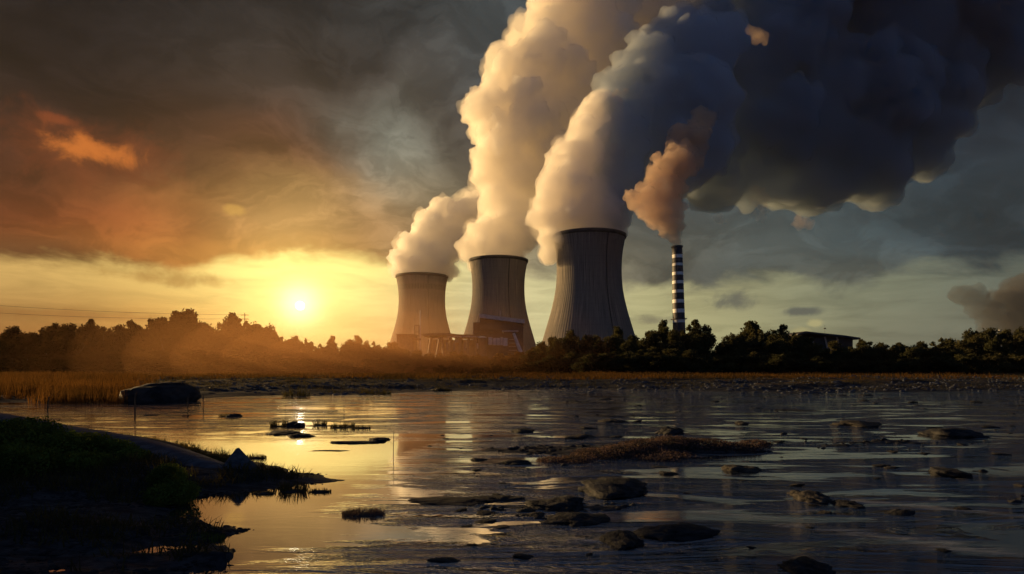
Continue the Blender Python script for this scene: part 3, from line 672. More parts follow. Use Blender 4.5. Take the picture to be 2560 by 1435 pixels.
# ------------------------------------------------------------------ trees
def tree_data(seed, slim=False, n=9000, leaf=0.034):
    """unit-height tree: crown (leaf faces) and trunk with limbs"""
    r = np.random.RandomState(seed); L = []
    nl = 10 if slim else 26
    for i in range(nl):
        z = r.uniform(0.2, 0.9) if not slim else 0.25 + 0.7*i/nl
        w = (0.30 if not slim else 0.11) * math.sin(math.pi*min(max((z-0.02)/1.02, 0.05), 0.97))**0.7
        a = r.uniform(0, 2*math.pi); q = r.uniform(0.2, 1.25)*w
        L.append((q*math.cos(a), q*math.sin(a), z, r.uniform(0.065, 0.165)*(0.55 if slim else 1)))
    for i in range(0 if slim else 7):
        a = r.uniform(0, 2*math.pi); q = r.uniform(0.05, 0.26); L.append((q*math.cos(a), q*math.sin(a), r.uniform(0.06, 0.2), r.uniform(0.10, 0.16)))
    L.append((0, 0, 0.93 if not slim else 0.95, 0.06)); L = np.array(L)
    w = L[:, 3]**2; idx = r.choice(len(L), n, p=w/w.sum())
    v = r.normal(size=(n, 3)); v /= np.linalg.norm(v, axis=1)[:, None]
    rr = r.uniform(0.35, 1.12, n)**0.6 + 0.17*r.normal(size=n)
    c = L[idx, :3] + v * (L[idx, 3]*rr)[:, None]; c[:, 2] = np.maximum(c[:, 2], 0.01)
    s = leaf * r.uniform(0.5, 1.25, n) * (0.8 if slim else 1)
    u = r.normal(size=(n, 3)); u /= np.linalg.norm(u, axis=1)[:, None]
    t = np.cross(u, r.normal(size=(n, 3))); t /= np.linalg.norm(t, axis=1)[:, None]
    u *= s[:, None]; t *= (s*0.55)[:, None]
    V = np.stack([c-u, c-t*0.9, c+u, c+t], 1)
    crown = qmesh('crown', V)
    m = MB(); m.tube([(0, 0, -0.02), (0.01, 0, 0.3), (0, 0.01, 0.6), (0, 0, 0.88)], [0.024, 0.018, 0.010, 0.003], 6)
    for k in range(7):
        j = L[r.randint(len(L))]; z0 = min(j[2]*0.55, 0.6); m.tube([(0, 0, z0), (j[0]*0.6, j[1]*0.6, (z0+j[2])/2+0.02), (j[0], j[1], j[2])], [0.009, 0.006, 0.002], 5)
    return crown, mesh('trunk', m.V, m.F)
TD = {}
for k in range(6): TD['b%d' % k] = tree_data(100+k)
for k in range(3): TD['s%d' % k] = tree_data(200+k, True, 2600)
def add_tree(kind, mat, x, y, h, wid, rz, name, label, cat, group):
    cr, tr = TD[kind]; key = (kind, mat.name)
    if key not in TD:
        m2 = cr.copy(); m2.materials.clear(); m2.materials.append(mat); TD[key] = m2
    t = empty(name, (x, y, hz(x, y)-0.05), rz); t.scale = (h*wid, h*wid, h)
    tag(t, label, cat, group); link('crown', TD[key], None, t); link('trunk', tr, M_BARK, t); return t
SKY = [(-200, 835), (0, 832), (50, 824), (100, 830), (140, 816), (190, 822), (230, 806), (300, 812), (350, 808), (390, 797), (440, 784), (475, 784), (510, 798), (545, 812), (580, 790), (640, 800),
       (680, 828), (720, 842), (770, 846), (810, 862), (860, 860), (890, 846), (925, 856), (960, 850), (1000, 868), (1060, 884), (1140, 880), (1200, 888), (1290, 884), (1335, 870),
       (1360, 852), (1400, 836), (1440, 826), (1495, 842), (1540, 822), (1580, 838), (1620, 822), (1650, 812), (1690, 822), (1740, 810), (1780, 826), (1800, 852), (1825, 824), (1880, 812),
       (1920, 832), (1960, 820), (2000, 838), (2060, 856), (2150, 862), (2230, 852), (2310, 858), (2400, 842), (2460, 828), (2560, 828), (2800, 830)]
SX, SY = [s[0] for s in SKY], [s[1] for s in SKY]
def skyy(px): return float(np.interp(px, SX, SY))
rt = random.Random(9)
ORD = ['first', 'second', 'third', 'fourth', 'fifth', 'sixth', 'seventh', 'eighth', 'ninth', 'tenth', 'eleventh', 'twelfth', 'thirteenth', 'fourteenth', 'fifteenth', 'sixteenth', 'seventeenth', 'eighteenth',
       'nineteenth', 'twentieth', 'twenty-first', 'twenty-second', 'twenty-third', 'twenty-fourth', 'twenty-fifth', 'twenty-sixth', 'twenty-seventh', 'twenty-eighth', 'twenty-ninth', 'thirtieth',
       'thirty-first', 'thirty-second', 'thirty-third', 'thirty-fourth', 'thirty-fifth', 'thirty-sixth', 'thirty-seventh', 'thirty-eighth', 'thirty-ninth', 'fortieth']
def row(px0, px1, step, D, mat, frac, cat, name, lab, group, wid=(0.9, 1.3), unique=True):
    px = px0; i = 0
    while px < px1:
        x_ = px + rt.uniform(-0.25, 0.25)*step; d = D + rt.uniform(-6, 6); y = skyy(x_)
        h = ((HZ - y)/FPX*d + CAM_H - GZ) * frac * rt.uniform(0.94, 1.10)
        pos = at(x_, HZ, d)
        w = min(max(step/FPX*d*1.25/(0.72*h), 0.7), 1.9) * rt.uniform(*wid)
        lb = lab % ORD[min(i, 39)] if unique else lab
        add_tree('b%d' % rt.randrange(6), mat, pos.x, pos.y, h, w, rt.uniform(0, 6.28), name, lb, cat, group)
        px += step; i += 1
row(-60, 700, 36, 200, M_LEAF_AUT, 1.0, 'tree', 'woodland_tree', 'russet tree, %s from the left edge on the skyline of the left wood', 'trees of the left wood')
row(700, 1010, 34, 195, M_LEAF_AUT, 1.0, 'tree', 'woodland_tree', 'hazy brown tree, %s from the left among those below the sun', 'trees below the sun')
row(1352, 1800, 38, 175, M_LEAF_GRN, 1.0, 'tree', 'riverside_tree', 'bushy green tree, %s from the left in the grove before the largest tower', 'trees of the middle grove')
row(1815, 2640, 44, 185, M_LEAF_GRN, 1.0, 'tree', 'riverside_tree', 'shadowy dark green tree, %s rightwards of the gap beside the chimney', 'trees of the right wood')
row(-80, 1000, 42, 182, M_LEAF_AUT, 0.9, 'tree', 'woodland_tree', 'dark russet tree in the closed rows under the skyline of the left wood', 'inner trees of the left wood', unique=False)
row(-60, 1010, 42, 168, M_LEAF_AUT, 0.76, 'tree', 'woodland_tree', 'dark russet tree in the closed rows under the skyline of the left wood', 'inner trees of the left wood', unique=False)
row(1350, 2640, 46, 164, M_LEAF_GRN, 0.88, 'tree', 'riverside_tree', 'dark green tree in the closed rows under the skyline of the right wood', 'inner trees of the right wood', unique=False)
row(1010, 1360, 30, 190, M_LEAF_MIX, 1.0, 'bush', 'tall_bush', 'rusty brown tall bush, %s from the left before the power station buildings', 'tall bushes before the power station', wid=(1.0, 1.5))
row(1020, 1380, 34, 170, M_LEAF_MIX, 0.75, 'bush', 'tall_bush', 'rusty brown bush in the front row before the power station', 'front bushes before the power station', wid=(1.0, 1.5), unique=False)
row(-60, 1330, 46, 150, M_LEAF_AUT, 0.40, 'bush', 'edge_bush', 'low russet bush along the foot of the left wood', 'bushes at the foot of the left wood', wid=(1.1, 1.6), unique=False)
row(1330, 2640, 50, 148, M_LEAF_GRN, 0.48, 'bush', 'edge_bush', 'low dark bush along the foot of the right wood', 'bushes at the foot of the right wood', wid=(1.1, 1.6), unique=False)
for i, (x, y) in enumerate([(-52, 25), (-54, 30), (-50, 33), (-55, 36), (-52, 40), (-58, 42), (-60, 30), (-62, 36), (-48, 22), (-58, 22), (-46, 28)]):
    add_tree('b%d' % (i % 6), M_LEAF_GRN, x, y, 13.5 + (i*7 % 5), 1.15, i*1.3, 'shade_tree', 'dark riverside tree out of view at the left that shades the near bank', 'tree', 'shade trees beyond the left edge')
for (px, top, d, k, lb) in [(440, 778, 203, 0, 'thin tree, left one of a pair topping the left wood'), (474, 776, 203, 1, 'thin tree, right one of a pair topping the left wood'),
      (580, 782, 203, 2, 'thin tree topping the rounded hump of the left wood nearest the sun'), (138, 811, 203, 1, 'thin tree rising near the left end of the left wood'), (228, 800, 203, 0, 'round-headed thin tree above the left wood'),
      (326, 802, 203, 2, 'thin tree between the round-headed tree and the high hump of the left wood'), (832, 842, 198, 1, 'thin hazy tree right below the sun'), (892, 840, 198, 2, 'thin hazy tree between the sun and the smallest tower'),
      (1738, 800, 178, 0, 'thin tree just right of the chimney foot'), (1660, 802, 178, 1, 'ragged thin tree just left of the chimney foot'), (1876, 803, 188, 2, 'thin tree on the crown of the right wood'),
      (1958, 812, 188, 0, 'thin tree left of the long shed roof'), (2152, 848, 190, 1, 'small dark thin tree right of the long shed roof'), (1542, 816, 178, 2, 'thin tree before the right side of the largest tower')]:
    h = (HZ-top)/FPX*d + CAM_H - GZ; pos = at(px, HZ, d)
    add_tree('s%d' % k, M_LEAF_AUT if px < 1300 else M_LEAF_GRN, pos.x, pos.y, h, rt.uniform(0.9, 1.2), rt.uniform(0, 6), 'slender_tree', lb, 'tree', 'slender trees above the woods')

# ------------------------------------------------------------------ grass, reeds
def blades(name, P, h, w, mat, lean=0.25, seed=1):
    """P (n,2) positions on the ground; h, w arrays"""
    r = np.random.RandomState(seed); n = len(P); z = height(P[:, 0], P[:, 1]); a = r.uniform(0, np.pi, n)
    d = np.stack([np.cos(a), np.sin(a)*0.4, np.zeros(n)], 1)*w[:, None]
    b = np.stack([P[:, 0], P[:, 1], z-0.03], 1)
    la = r.normal(0, lean, (n, 2)); top = b + np.stack([la[:, 0]*h, la[:, 1]*h, h], 1); mid = b*0.45 + top*0.55 - np.stack([la[:, 0]*h*0.14, la[:, 1]*h*0.14, 0*h], 1)
    q1 = np.stack([b-d, b+d, mid+d*0.75, mid-d*0.75], 1); q2 = np.stack([mid-d*0.75, mid+d*0.75, top+d*0.15, top-d*0.15], 1)
    return link(name, qmesh(name, np.concatenate([q1, q2])), mat)
r = np.random.RandomState(3)
def scatter(n, px0, px1, d0, d1, seed):
    q = np.random.RandomState(seed); D = np.exp(q.uniform(math.log(d0), math.log(d1), n)); px = q.uniform(px0, px1, n)
    return np.stack([(px-1280)/FPX*D, D], 1), px
P, px = scatter(26000, -60, 430, 47, 95, 1); dens = fbm(P[:, 0]*0.25, P[:, 1]*0.25, 4) > -0.12 + 0.3*(px > 340); P = P[dens]
o = blades('reeds', P, r.uniform(0.5, 1.35, len(P)), r.uniform(0.015, 0.035, len(P)), M_GRASS, 0.16, 2)
tag(o, 'tall dry golden reeds along the far bank at the left', 'reeds', kind='stuff')
P, px = scatter(44000, -100, 2700, 95, 142, 5); k = (fbm(P[:, 0]*0.06, P[:, 1]*0.15, 4) > -0.08) & (r.rand(len(px)) > (px-1500)/1300); P = P[k]
o = blades('meadow_grass', P, r.uniform(0.2, 0.75, len(P)), r.uniform(0.03, 0.07, len(P)), M_MEADOW, 0.25, 3)
tag(o, 'strip of dry orange grass along the foot of the woods', 'grass', kind='stuff')
P, px = scatter(34000, 300, 2700, 60, 120, 8); z = height(P[:, 0], P[:, 1]); k = (fbm(P[:, 0]*0.12, P[:, 1]*0.2, 4) > -0.02) & (z > 0.12); P = P[k]
o = blades('bank_grass', P, r.uniform(0.1, 0.45, len(P)), r.uniform(0.015, 0.035, len(P)), M_TUFT, 0.4, 4)
tag(o, 'sparse dark grass on the stony far bank', 'grass', kind='stuff')
P = np.stack([r.uniform(-26, -3.5, 110000), r.uniform(6, 27, 110000)], 1); z = height(P[:, 0], P[:, 1]); k = (z > 0.07) & (fbm(P[:, 0]*0.5, P[:, 1]*0.5, 4) > -0.08); P = P[k]
o = blades('near_grass', P, r.uniform(0.06, 0.32, len(P)), r.uniform(0.007, 0.016, len(P)), M_TUFT, 0.5, 5)
tag(o, 'short dark grass growing over the near left bank', 'grass', kind='stuff')

def pebbles(name, P, smin, smax, mat, label, seed):
    q = np.random.RandomState(seed); bm = bmesh.new(); bmesh.ops.create_icosphere(bm, subdivisions=1, radius=1)
    bv = np.array([v.co[:] for v in bm.verts]); bf = np.array([[v.index for v in f.verts] for f in bm.faces]); bm.free()
    n = len(P); z = height(P[:, 0], P[:, 1]); sc = q.uniform(smin, smax, n)[:, None]*np.stack([q.uniform(0.8, 1.8, n), q.uniform(0.7, 1.2, n), q.uniform(0.35, 0.75, n)], 1)
    V = bv[None]*(1 + q.uniform(-0.22, 0.22, (n, len(bv), 1)))*sc[:, None] + np.stack([P[:, 0], P[:, 1], z], 1)[:, None]
    Vt = V[:, bf].reshape(-1, 3, 3); tag(link(name, qmesh(name, Vt, 3), mat), label, kind='stuff')
q = np.random.RandomState(21)
P = np.stack([q.uniform(-16, -3, 9000), q.uniform(6, 17, 9000)], 1); z = height(P[:, 0], P[:, 1]); P = P[(z > -0.03) & (z < 0.3) & (fbm(P[:, 0]*0.8+3, P[:, 1]*0.8, 3) > -0.05)]
pebbles('gravel', P, 0.012, 0.06, M_ROCK, 'dark gravel and debris strewn over the near wet flats', 22)
P, px = scatter(7000, -100, 2700, 60, 110, 23); z = height(P[:, 0], P[:, 1]); P = P[(z > 0.0) & (fbm(P[:, 0]*0.15, P[:, 1]*0.15, 4) > -0.05)]
pebbles('bank_gravel', P, 0.06, 0.28, M_SLAB, 'grey stones strewn over the far bank', 24)
P, px = scatter(6000, 1000, 2700, 9, 60, 25); z = height(P[:, 0], P[:, 1]); P = P[(z > -0.05)]
pebbles('bar_gravel', P, 0.03, 0.11, M_ROCK, 'dark wet pebbles along the mud bars in the river', 26)

def tuft(px, py, rx, h, n, mat, label, name='grass_tuft', seed=0, ry=None, group='grass tufts in the water'):
    q = np.random.RandomState(seed+300); c = on(px, py, 0.02); rx_m = rx/FPX*c.y; ry = ry or rx_m*0.45
    a = q.uniform(0, 2*np.pi, n); R_ = np.sqrt(q.uniform(0, 1, n)); X = R_*np.cos(a)*rx_m; Y = R_*np.sin(a)*ry
    hh = h*q.uniform(0.4, 1, n)*(1-0.5*R_); w = q.uniform(0.004, 0.009, n)*(1+c.y/25)
    d = np.stack([w*np.cos(a), w*0.3*np.sin(a), 0*w], 1); b = np.stack([X, Y, 0*X-0.06], 1)
    la = np.stack([X/rx_m*0.35 + q.normal(0, 0.2, n), Y/ry*0.2 + q.normal(0, 0.2, n)], 1)
    top = b + np.stack([la[:, 0]*hh, la[:, 1]*hh, hh+0.06], 1)
    me = qmesh(name, np.stack([b-d, b+d, top+d*0.2, top-d*0.2], 1))
    t = empty(name, (c.x, c.y, 0.0)); tag(t, label, 'grass tuft', group); link('blades', me, mat, t)
    m = MB(); m.lathe([(0.02, 0.05), (0.5, 0.035), (0.85, 0.01), (1.0, -0.06)], 24)
    V = [Vector((v.x*rx_m*(0.9+0.25*math.sin(5*math.atan2(v.y, v.x)+seed)), v.y*ry*1.1, v.z)) for v in m.V][:]
    link('root_clump', mesh('root_clump', V, m.F, True), M_ROCK, t)
tuft(640, 1144, 26, 0.22, 260, M_TUFT, 'small dark spiky tuft in the golden water beyond the peaked rock', seed=1)
tuft(733, 1226, 34, 0.42, 240, M_TUFT, 'tallest dark spiky tuft off the tip of the near bank', seed=2)
tuft(660, 1232, 30, 0.12, 200, M_TUFT, 'flat dark tuft between the bank tip and the tallest spiky tuft', seed=3)
tuft(800, 1228, 28, 0.14, 180, M_TUFT, 'low dark tuft just right of the tallest spiky tuft', seed=4)
tuft(700, 1065, 24, 0.55, 260, M_TUFT, 'upright tuft left of the square stump in the sun glitter', seed=5)
tuft(800, 1062, 16, 0.5, 160, M_TUFT, 'upright tuft right of the square stump in the sun glitter', seed=6)
tuft(845, 1068, 18, 0.35, 160, M_TUFT, 'third tuft in the row right of the square stump', seed=7)
tuft(872, 1067, 14, 0.42, 140, M_TUFT, 'fourth tuft in the row right of the square stump', seed=8)
tuft(905, 1070, 22, 0.25, 160, M_TUFT, 'last low tuft in the row right of the square stump', seed=9)
tuft(575, 1040, 26, 0.3, 200, M_TUFT, 'dark tuft in the water left of the sun glitter', seed=10)
tuft(910, 1285, 52, 0.2, 700, M_HEATH, 'grey feathery tuft standing alone in the near water', seed=11)
tuft(740, 990, 34, 1.2, 260, M_TUFT, 'tall dark reeds on the far waterline under the sun', seed=12)
tuft(940, 985, 40, 0.9, 300, M_TUFT, 'dark reed tuft on the far waterline left of the tower reflection', seed=13)
tuft(500, 1345, 60, 0.16, 900, M_MOSS, 'yellow-green grass tuft on the near wet flats', seed=14, group='grass tufts on the near bank')
tuft(1105, 978, 20, 0.8, 160, M_TUFT, 'small reed tuft on the far waterline before the smallest tower', seed=15)

# ------------------------------------------------------------------ shrubs on the near bank and heather on the mud bar
def shrub(name, lobes, n, leaf, mat, label, cat, seed, group=None, stems=True):
    q = np.random.RandomState(seed); L = np.array(lobes); w = L[:, 3]*L[:, 4]; idx = q.choice(len(L), n, p=w/w.sum())
    o = Vector((L[:, 0].mean(), L[:, 1].mean(), 0)); o.z = hz(o.x, o.y)
    v = q.normal(size=(n, 3)); v /= np.linalg.norm(v, axis=1)[:, None]; rr = q.uniform(0.3, 1.0, n)**0.5 + 0.08*q.normal(size=n)
    c = L[idx, :3] + v*rr[:, None]*np.stack([L[idx, 3], L[idx, 3], L[idx, 4]], 1) - np.array(o)
    s = leaf*q.uniform(0.5, 1.4, n); u = q.normal(size=(n, 3)); u /= np.linalg.norm(u, axis=1)[:, None]
    t_ = np.cross(u, q.normal(size=(n, 3))); t_ /= np.linalg.norm(t_, axis=1)[:, None]
    u *= s[:, None]; t_ *= (s*0.5)[:, None]
    t = empty(name, o); tag(t, label, cat, group)
    link('foliage', qmesh('foliage', np.stack([c-u, c-t_, c+u, c+t_], 1)), mat, t)
    m = MB()
    for l in lobes:
        for k in range(3):
            b = Vector((l[0]+q.uniform(-.3, .3)*l[3], l[1]+q.uniform(-.3, .3)*l[3], 0)); b.z = hz(b.x, b.y)-0.05
            e = Vector((l[0]+q.uniform(-.7, .7)*l[3], l[1]+q.uniform(-.7, .7)*l[3], l[2]+q.uniform(0, .6)*l[4]))
            m.tube([b-o, (b+e)*0.5-o+Vector((0, 0, .05)), e-o], [0.014, 0.01, 0.004], 5)
    m.build('stem', M_BARK, t)
def lob(px, py, z, r, rz=None):
    c = on(px, py, z); return (c.x, c.y, z, r, rz or r*0.8)
shrub('low_shrub', [lob(60, 1090, 0.85, 1.1, .55), lob(0, 1110, .9, 1.2, .6), lob(-80, 1100, .9, 1.3, .6), lob(130, 1120, .75, .95, .5), lob(40, 1160, .65, 1.0, .45)], 26000, 0.045, M_MOSS, 'broad mossy green shrub at the left frame edge of the near bank', 'shrub', 1, 'green shrubs on the near bank')
shrub('low_shrub', [lob(210, 1120, .62, .85, .42), lob(270, 1130, .52, .75, .36), lob(320, 1145, .42, .6, .28), lob(200, 1165, .45, .8, .35)], 20000, 0.04, M_MOSS, 'mossy green shrub before the long smooth slab', 'shrub', 2, 'green shrubs on the near bank')
shrub('low_shrub', [lob(420, 1195, .35, .42, .34), lob(450, 1230, .25, .38, .28), lob(400, 1240, .22, .34, .25)], 9000, 0.028, M_MOSS, 'small dark upright shrub at the water edge of the near bank', 'shrub', 3, 'green shrubs on the near bank')
shrub('heather', [lob(1500, 1134, .10, .9, .16), lob(1560, 1126, .15, .8, .20), lob(1610, 1116, .18, .9, .24), lob(1680, 1108, .22, .9, .25), lob(1760, 1112, .16, 1.1, .2), lob(1840, 1118, .10, .9, .16), lob(1440, 1148, .05, .6, .11), lob(1890, 1108, .08, .6, .12), lob(1640, 1135, .08, 1.2, .14), lob(1380, 1150, .03, .5, .09)], 42000, 0.03, M_HEATH, 'wide patch of pinkish brown heather on the mud bar in the river', 'heather', 4)

# ------------------------------------------------------------------ rocks
def rock_mesh(seed, sub=4, peak=0.0, flat=0.55, blocky=0.0, rough=1.0):
    bm = bmesh.new(); bmesh.ops.create_icosphere(bm, subdivisions=sub, radius=1)
    from mathutils import noise as mn
    off = Vector((seed*3.7, seed*1.3, seed*2.1))
    for v in bm.verts:
        p = v.co.copy(); n1 = mn.fractal(p*1.0+off, 1.0, 2.0, 4); n2 = mn.fractal(p*3.3+off, 0.9, 2.1, 4)
        c = mn.cell(p*1.6+off)
        if blocky:
            mx = max(abs(p.x), abs(p.y), abs(p.z)); p = p.lerp(p/mx*0.8, blocky)
        s = 1 + (0.38*n1 + 0.16*n2 + 0.07*c)*rough
        v.co = p*s; v.co.z *= flat
        if peak: v.co.z += peak*max(0, 1 - 1.1*math.hypot(v.co.x, v.co.y))
    me = bpy.data.meshes.new('rock'); bm.to_mesh(me); bm.free()
    me.polygons.foreach_set('use_smooth', [True]*len(me.polygons)); return me
def rock(px, py, w, h, mat, label, seed, name='boulder', peak=0.0, blocky=0.0, rz=None, z=0.0, group='boulders in the river', depth=0.8, flat=0.6, rough=1.0):
    c = on(px, py, z); W2 = w/2/FPX*c.y; Hm = h*(0.52 if group == 'boulders in the river' else 1)/FPX*c.y; W2 *= 1.15 if group == 'boulders in the river' else 1
    o = link(name, rock_mesh(seed, 4, peak, flat, blocky, rough), mat, None, (c.x, c.y + W2*depth*0.5, z + Hm*0.12 - 0.02))
    o.scale = (W2, W2*depth, Hm/flat/(1+peak*0.9)*0.95); o.rotation_euler = (0, 0, (rz if rz is not None else seed*0.7) if depth > 0.75 else 0)
    tag(o, label, 'rock', group); return o
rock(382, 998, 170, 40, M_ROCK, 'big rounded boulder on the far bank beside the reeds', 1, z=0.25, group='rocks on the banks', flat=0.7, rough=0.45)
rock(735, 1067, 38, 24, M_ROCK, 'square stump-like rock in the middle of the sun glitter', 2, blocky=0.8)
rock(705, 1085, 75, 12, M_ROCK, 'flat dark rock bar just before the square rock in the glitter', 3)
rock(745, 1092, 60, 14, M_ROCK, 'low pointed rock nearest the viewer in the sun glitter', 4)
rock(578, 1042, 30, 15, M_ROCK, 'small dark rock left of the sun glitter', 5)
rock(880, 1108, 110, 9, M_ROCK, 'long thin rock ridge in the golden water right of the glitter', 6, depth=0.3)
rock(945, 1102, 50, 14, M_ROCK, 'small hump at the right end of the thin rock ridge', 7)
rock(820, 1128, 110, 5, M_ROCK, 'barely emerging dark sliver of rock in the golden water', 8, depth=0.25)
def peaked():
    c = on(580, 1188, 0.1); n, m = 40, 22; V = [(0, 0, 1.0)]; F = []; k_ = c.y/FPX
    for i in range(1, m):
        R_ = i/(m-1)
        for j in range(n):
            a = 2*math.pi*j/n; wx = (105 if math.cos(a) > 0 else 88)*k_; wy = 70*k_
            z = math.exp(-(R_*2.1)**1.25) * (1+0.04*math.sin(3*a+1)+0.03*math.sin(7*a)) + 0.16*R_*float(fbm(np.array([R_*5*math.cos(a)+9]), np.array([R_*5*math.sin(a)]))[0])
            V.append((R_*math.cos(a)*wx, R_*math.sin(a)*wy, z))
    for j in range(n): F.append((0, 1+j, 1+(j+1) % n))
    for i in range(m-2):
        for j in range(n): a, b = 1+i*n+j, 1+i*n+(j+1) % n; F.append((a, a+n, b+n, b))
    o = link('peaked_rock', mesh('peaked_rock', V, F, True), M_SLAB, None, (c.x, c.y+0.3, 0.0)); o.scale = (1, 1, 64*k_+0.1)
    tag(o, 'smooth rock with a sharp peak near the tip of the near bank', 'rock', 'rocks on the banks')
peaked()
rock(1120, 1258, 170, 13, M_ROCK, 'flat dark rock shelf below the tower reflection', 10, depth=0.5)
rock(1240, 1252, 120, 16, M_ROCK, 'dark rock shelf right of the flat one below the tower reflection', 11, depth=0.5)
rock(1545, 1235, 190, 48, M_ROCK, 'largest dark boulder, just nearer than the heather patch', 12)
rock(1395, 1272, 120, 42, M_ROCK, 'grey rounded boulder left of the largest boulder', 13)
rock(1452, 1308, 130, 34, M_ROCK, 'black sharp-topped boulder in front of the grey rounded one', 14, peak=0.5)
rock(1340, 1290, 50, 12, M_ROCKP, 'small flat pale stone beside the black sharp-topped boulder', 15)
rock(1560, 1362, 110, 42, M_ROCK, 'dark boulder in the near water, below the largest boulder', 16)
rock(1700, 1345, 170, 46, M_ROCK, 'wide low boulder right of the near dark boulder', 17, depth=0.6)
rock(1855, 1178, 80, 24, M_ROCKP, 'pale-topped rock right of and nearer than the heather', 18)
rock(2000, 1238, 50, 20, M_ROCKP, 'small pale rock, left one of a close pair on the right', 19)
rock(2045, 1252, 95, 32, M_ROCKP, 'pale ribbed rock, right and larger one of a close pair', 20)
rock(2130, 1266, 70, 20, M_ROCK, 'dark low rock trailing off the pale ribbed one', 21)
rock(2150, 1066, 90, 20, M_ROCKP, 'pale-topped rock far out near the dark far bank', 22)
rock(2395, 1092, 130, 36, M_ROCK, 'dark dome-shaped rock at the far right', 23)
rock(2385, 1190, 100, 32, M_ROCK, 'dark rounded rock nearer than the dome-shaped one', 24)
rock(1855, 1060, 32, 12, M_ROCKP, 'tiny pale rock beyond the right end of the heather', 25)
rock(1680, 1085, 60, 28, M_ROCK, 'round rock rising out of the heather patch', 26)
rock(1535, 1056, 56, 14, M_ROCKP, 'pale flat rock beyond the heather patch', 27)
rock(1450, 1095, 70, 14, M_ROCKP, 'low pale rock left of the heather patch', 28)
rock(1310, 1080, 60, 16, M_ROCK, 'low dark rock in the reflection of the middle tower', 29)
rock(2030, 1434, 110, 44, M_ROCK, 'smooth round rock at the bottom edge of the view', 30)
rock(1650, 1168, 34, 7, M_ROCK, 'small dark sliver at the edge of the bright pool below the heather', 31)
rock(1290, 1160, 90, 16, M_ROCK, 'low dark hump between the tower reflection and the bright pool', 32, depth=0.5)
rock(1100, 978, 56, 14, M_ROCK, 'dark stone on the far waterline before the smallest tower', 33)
# small stones strewn about the right half (individual, unremarkable)
SM = [rock_mesh(60+k, 3) for k in range(6)]; rs2 = random.Random(4); SM2 = []
for k, me in enumerate(SM):
    for mt in (M_ROCK, M_ROCKP):
        m2 = me.copy(); m2.materials.append(mt); SM2.append(m2)
for i in range(80):
    d = math.exp(rs2.uniform(math.log(9), math.log(60))); px_ = rs2.uniform(1080, 2620); x = (px_-1280)/FPX*d
    o = link('river_stone', rs2.choice(SM2), None, None, (x, d, -0.01 + max(hz(x, d), 0)*0.9)); s = rs2.uniform(0.05, 0.2)*(0.6 + d/30)
    o.scale = (s*rs2.uniform(1, 1.9), s, s*rs2.uniform(0.25, 0.5)); o.rotation_euler = (rs2.uniform(-.2, .2), rs2.uniform(-.2, .2), rs2.uniform(-0.5, 0.5))
    tag(o, 'small wet stone among many strewn across the right side of the river', 'stone', 'small stones strewn in the river')

def sweep_slab(name, pts, label, seed, zb=-0.1, mat=M_SLAB):
    """long whale-backed slab: pts (x, y, half width, height)"""
    n = 26; m = len(pts)*6; V = []; F = []
    P = np.array(pts, float); T = np.linspace(0, len(pts)-1, m)
    Q = np.stack([np.interp(T, np.arange(len(pts)), P[:, k]) for k in range(4)], 1)
    for k in range(4):                          # soften the corners
        for _ in range(6): Q[1:-1, k] = (Q[:-2, k] + Q[1:-1, k]*2 + Q[2:, k])/4
    for i in range(m):
        a = Q[min(i+1, m-1), :2] - Q[max(i-1, 0), :2]; a /= np.linalg.norm(a); nx, ny = -a[1], a[0]
        for j in range(n):
            u = -1 + 2*j/(n-1); zz = Q[i, 3]*(1-abs(u)**2.4)**0.8 if abs(u) < 1 else 0
            w = Q[i, 2]*(1+0.10*math.sin(i*0.23+seed)+0.05*math.sin(i*0.9))
            zz += 0.02*math.sin(i*0.31+u*4) + 0.035*float(fbm(np.array([i*0.15+seed]), np.array([u*2.2]))[0])
            V.append((Q[i, 0]+nx*u*w, Q[i, 1]+ny*u*w, zb if j in (0, n-1) else max(zz, zb)))
    for i in range(m-1):
        for j in range(n-1): a = i*n+j; F.append((a, a+n, a+n+1, a+1))
        F.append((i*n, i*n+n-1, i*n+n+n-1, i*n+n))
    F.append(tuple(range(n))); F.append(tuple(reversed(range((m-1)*n, m*n))))
    o = link(name, mesh(name, V, F, True), mat); tag(o, label, 'rock', 'rocks on the banks')
def gp(px, py, z): v = on(px, py, z); return v.x, v.y
sweep_slab('rock_slab', [(*gp(-160, 1015, .95), 1.2, 1.0), (*gp(60, 1050, .9), 1.1, .98), (*gp(200, 1075, .78), 1.0, .86), (*gp(320, 1098, .68), .9, .76), (*gp(430, 1122, .55), .75, .62), (*gp(540, 1160, .36), .55, .42), (*gp(650, 1198, .1), .25, .12)],
           'long pale slab of smooth rock running down the near bank to its tip', 1)
sweep_slab('rock_slab', [(*gp(250, 1072, .5), .3, .3), (*gp(320, 1090, .62), .6, .66), (*gp(400, 1104, .55), .7, .60), (*gp(450, 1126, .40), .6, .45), (*gp(500, 1148, .15), .3, .15)],
           'shorter black slab lying behind the long pale one, its back to the golden water', 2, mat=M_ROCK)

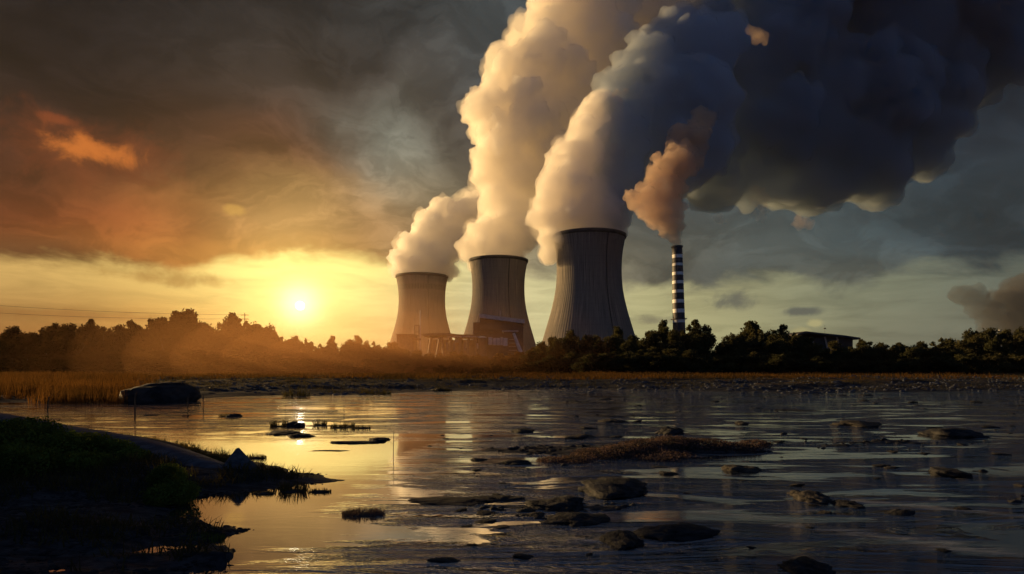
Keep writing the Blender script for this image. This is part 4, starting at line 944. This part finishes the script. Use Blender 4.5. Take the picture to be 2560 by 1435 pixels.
# ------------------------------------------------------------------ posts and stakes
def post(px, y0, y1, rpx, label, lean=0.0, z=0.0, twigs=0):
    c = on(px, y1, z); h = (y1-y0)/FPX*c.y; rr = rpx/FPX*c.y
    m = MB().tube([(0, 0, -0.4), (lean*h*0.4, 0, h*0.5), (lean*h, 0, h)], [rr, rr*0.9, rr*0.7], 6)
    for k in range(twigs): m.tube([(lean*h*0.6, 0, h*(0.5+0.1*k)), ((k % 2*2-1)*h*0.16, 0, h*(0.62+0.1*k))], [rr*0.6, rr*0.3], 5)
    o = link('wooden_stake', mesh('wooden_stake', m.V, m.F, True), M_WOOD, None, (c.x, c.y, z)); tag(o, label, 'stake', 'stakes standing in the river')
post(470, 992, 1038, 1.3, 'thin stake in the water, left one of two near the big boulder')
post(508, 988, 1030, 1.3, 'thin stake in the water, right one of two near the big boulder')
post(337, 984, 1046, 2.0, 'thickest stake, in dark water under the big boulder', 0.02)
post(118, 992, 1030, 1.5, 'leaning stake in dark water near the left frame edge', 0.12)
post(983, 1076, 1146, 0.9, 'tall thin stake just left of the tower reflection', 0.02, twigs=2)
post(715, 1012, 1052, 0.8, 'short thin stake left of the square rock in the glitter', -0.04)
post(860, 1004, 1042, 0.8, 'thin stake in the glitter below and right of the sun')

# ------------------------------------------------------------------ power lines far left
def wires():
    for i, (a, b, sag, lb) in enumerate([((-300, 735, 420), (620, 787, 330), 9, 'upper overhead cable crossing the low sky at the left'), ((-300, 758, 420), (620, 797, 330), 9, 'lower overhead cable crossing the low sky at the left')]):
        A, B = at(*a), at(*b); pts = []
        for k in range(25):
            u = k/24; q = A.lerp(B, u); q.z -= sag*4*u*(1-u)*0.35; pts.append(q)
        m = MB().tube(pts, [0.07]*25, 4); o = link('overhead_cable', mesh('overhead_cable', m.V, m.F), M_WIRE); tag(o, lb, 'cable', 'overhead cables')
    t = empty('cable_pole', at(612, 912, 330)); t.location.z = GZ; tag(t, 'small cable pole with crossarms peeping over the left wood', 'pole')
    H = (HZ-782)/FPX*330+2; MB().tube([(0, 0, 0), (0, 0, H)], [0.35, 0.2], 6).build('pole', M_WOOD, t)
    for dz in (1.0, 3.2): MB().box((-2.2, -0.15, H-dz-0.25), (2.2, 0.15, H-dz)).build('crossarm', M_WOOD, t)
wires()

# ------------------------------------------------------------------ haze and mist
def closed_box(name, a, b, mat, kind='stuff', label=None, cat=None):
    o = MB().box(a, b).build(name, mat); tag(o, label, cat, kind=kind); return o
closed_box('haze', (-1500, -60, -1.6), (1500, 1700, 640), vol_mat('thin_haze', (1.0, 0.84, 0.70), 0.00001, 0.0), label='thin warm haze over the whole river plain', cat='haze')
def mist(c, s, dens, col, an, label):
    bm = bmesh.new(); bmesh.ops.create_icosphere(bm, subdivisions=5, radius=1); me = bpy.data.meshes.new('mist'); bm.to_mesh(me); bm.free()
    me.polygons.foreach_set('use_smooth', [True]*len(me.polygons))
    o = link('mist', me, vol_mat('mist_air', col, dens, an), None, c); o.scale = s; tag(o, label, 'mist', kind='stuff')
for k_, f_ in ((1.35, .025), (1.12, .07), (0.93, .16), (0.75, .25), (0.55, .35), (0.38, .5)):
    mist(at(850, 900, 150), (50*k_, 46*k_, 18*k_), 0.0075*f_, (1.0, 0.52, 0.22), 0.45, 'glowing orange mist hanging in the trees below the sun')
for k_, f_ in ((1.2, .2), (1.0, .3), (0.8, .25), (0.6, .25)):
    mist(at(900, 870, 830), (190*k_, 90*k_, 110*k_), 0.0020*f_, (1.0, 0.72, 0.48), 0.3, 'warm golden haze around the smallest cooling tower')
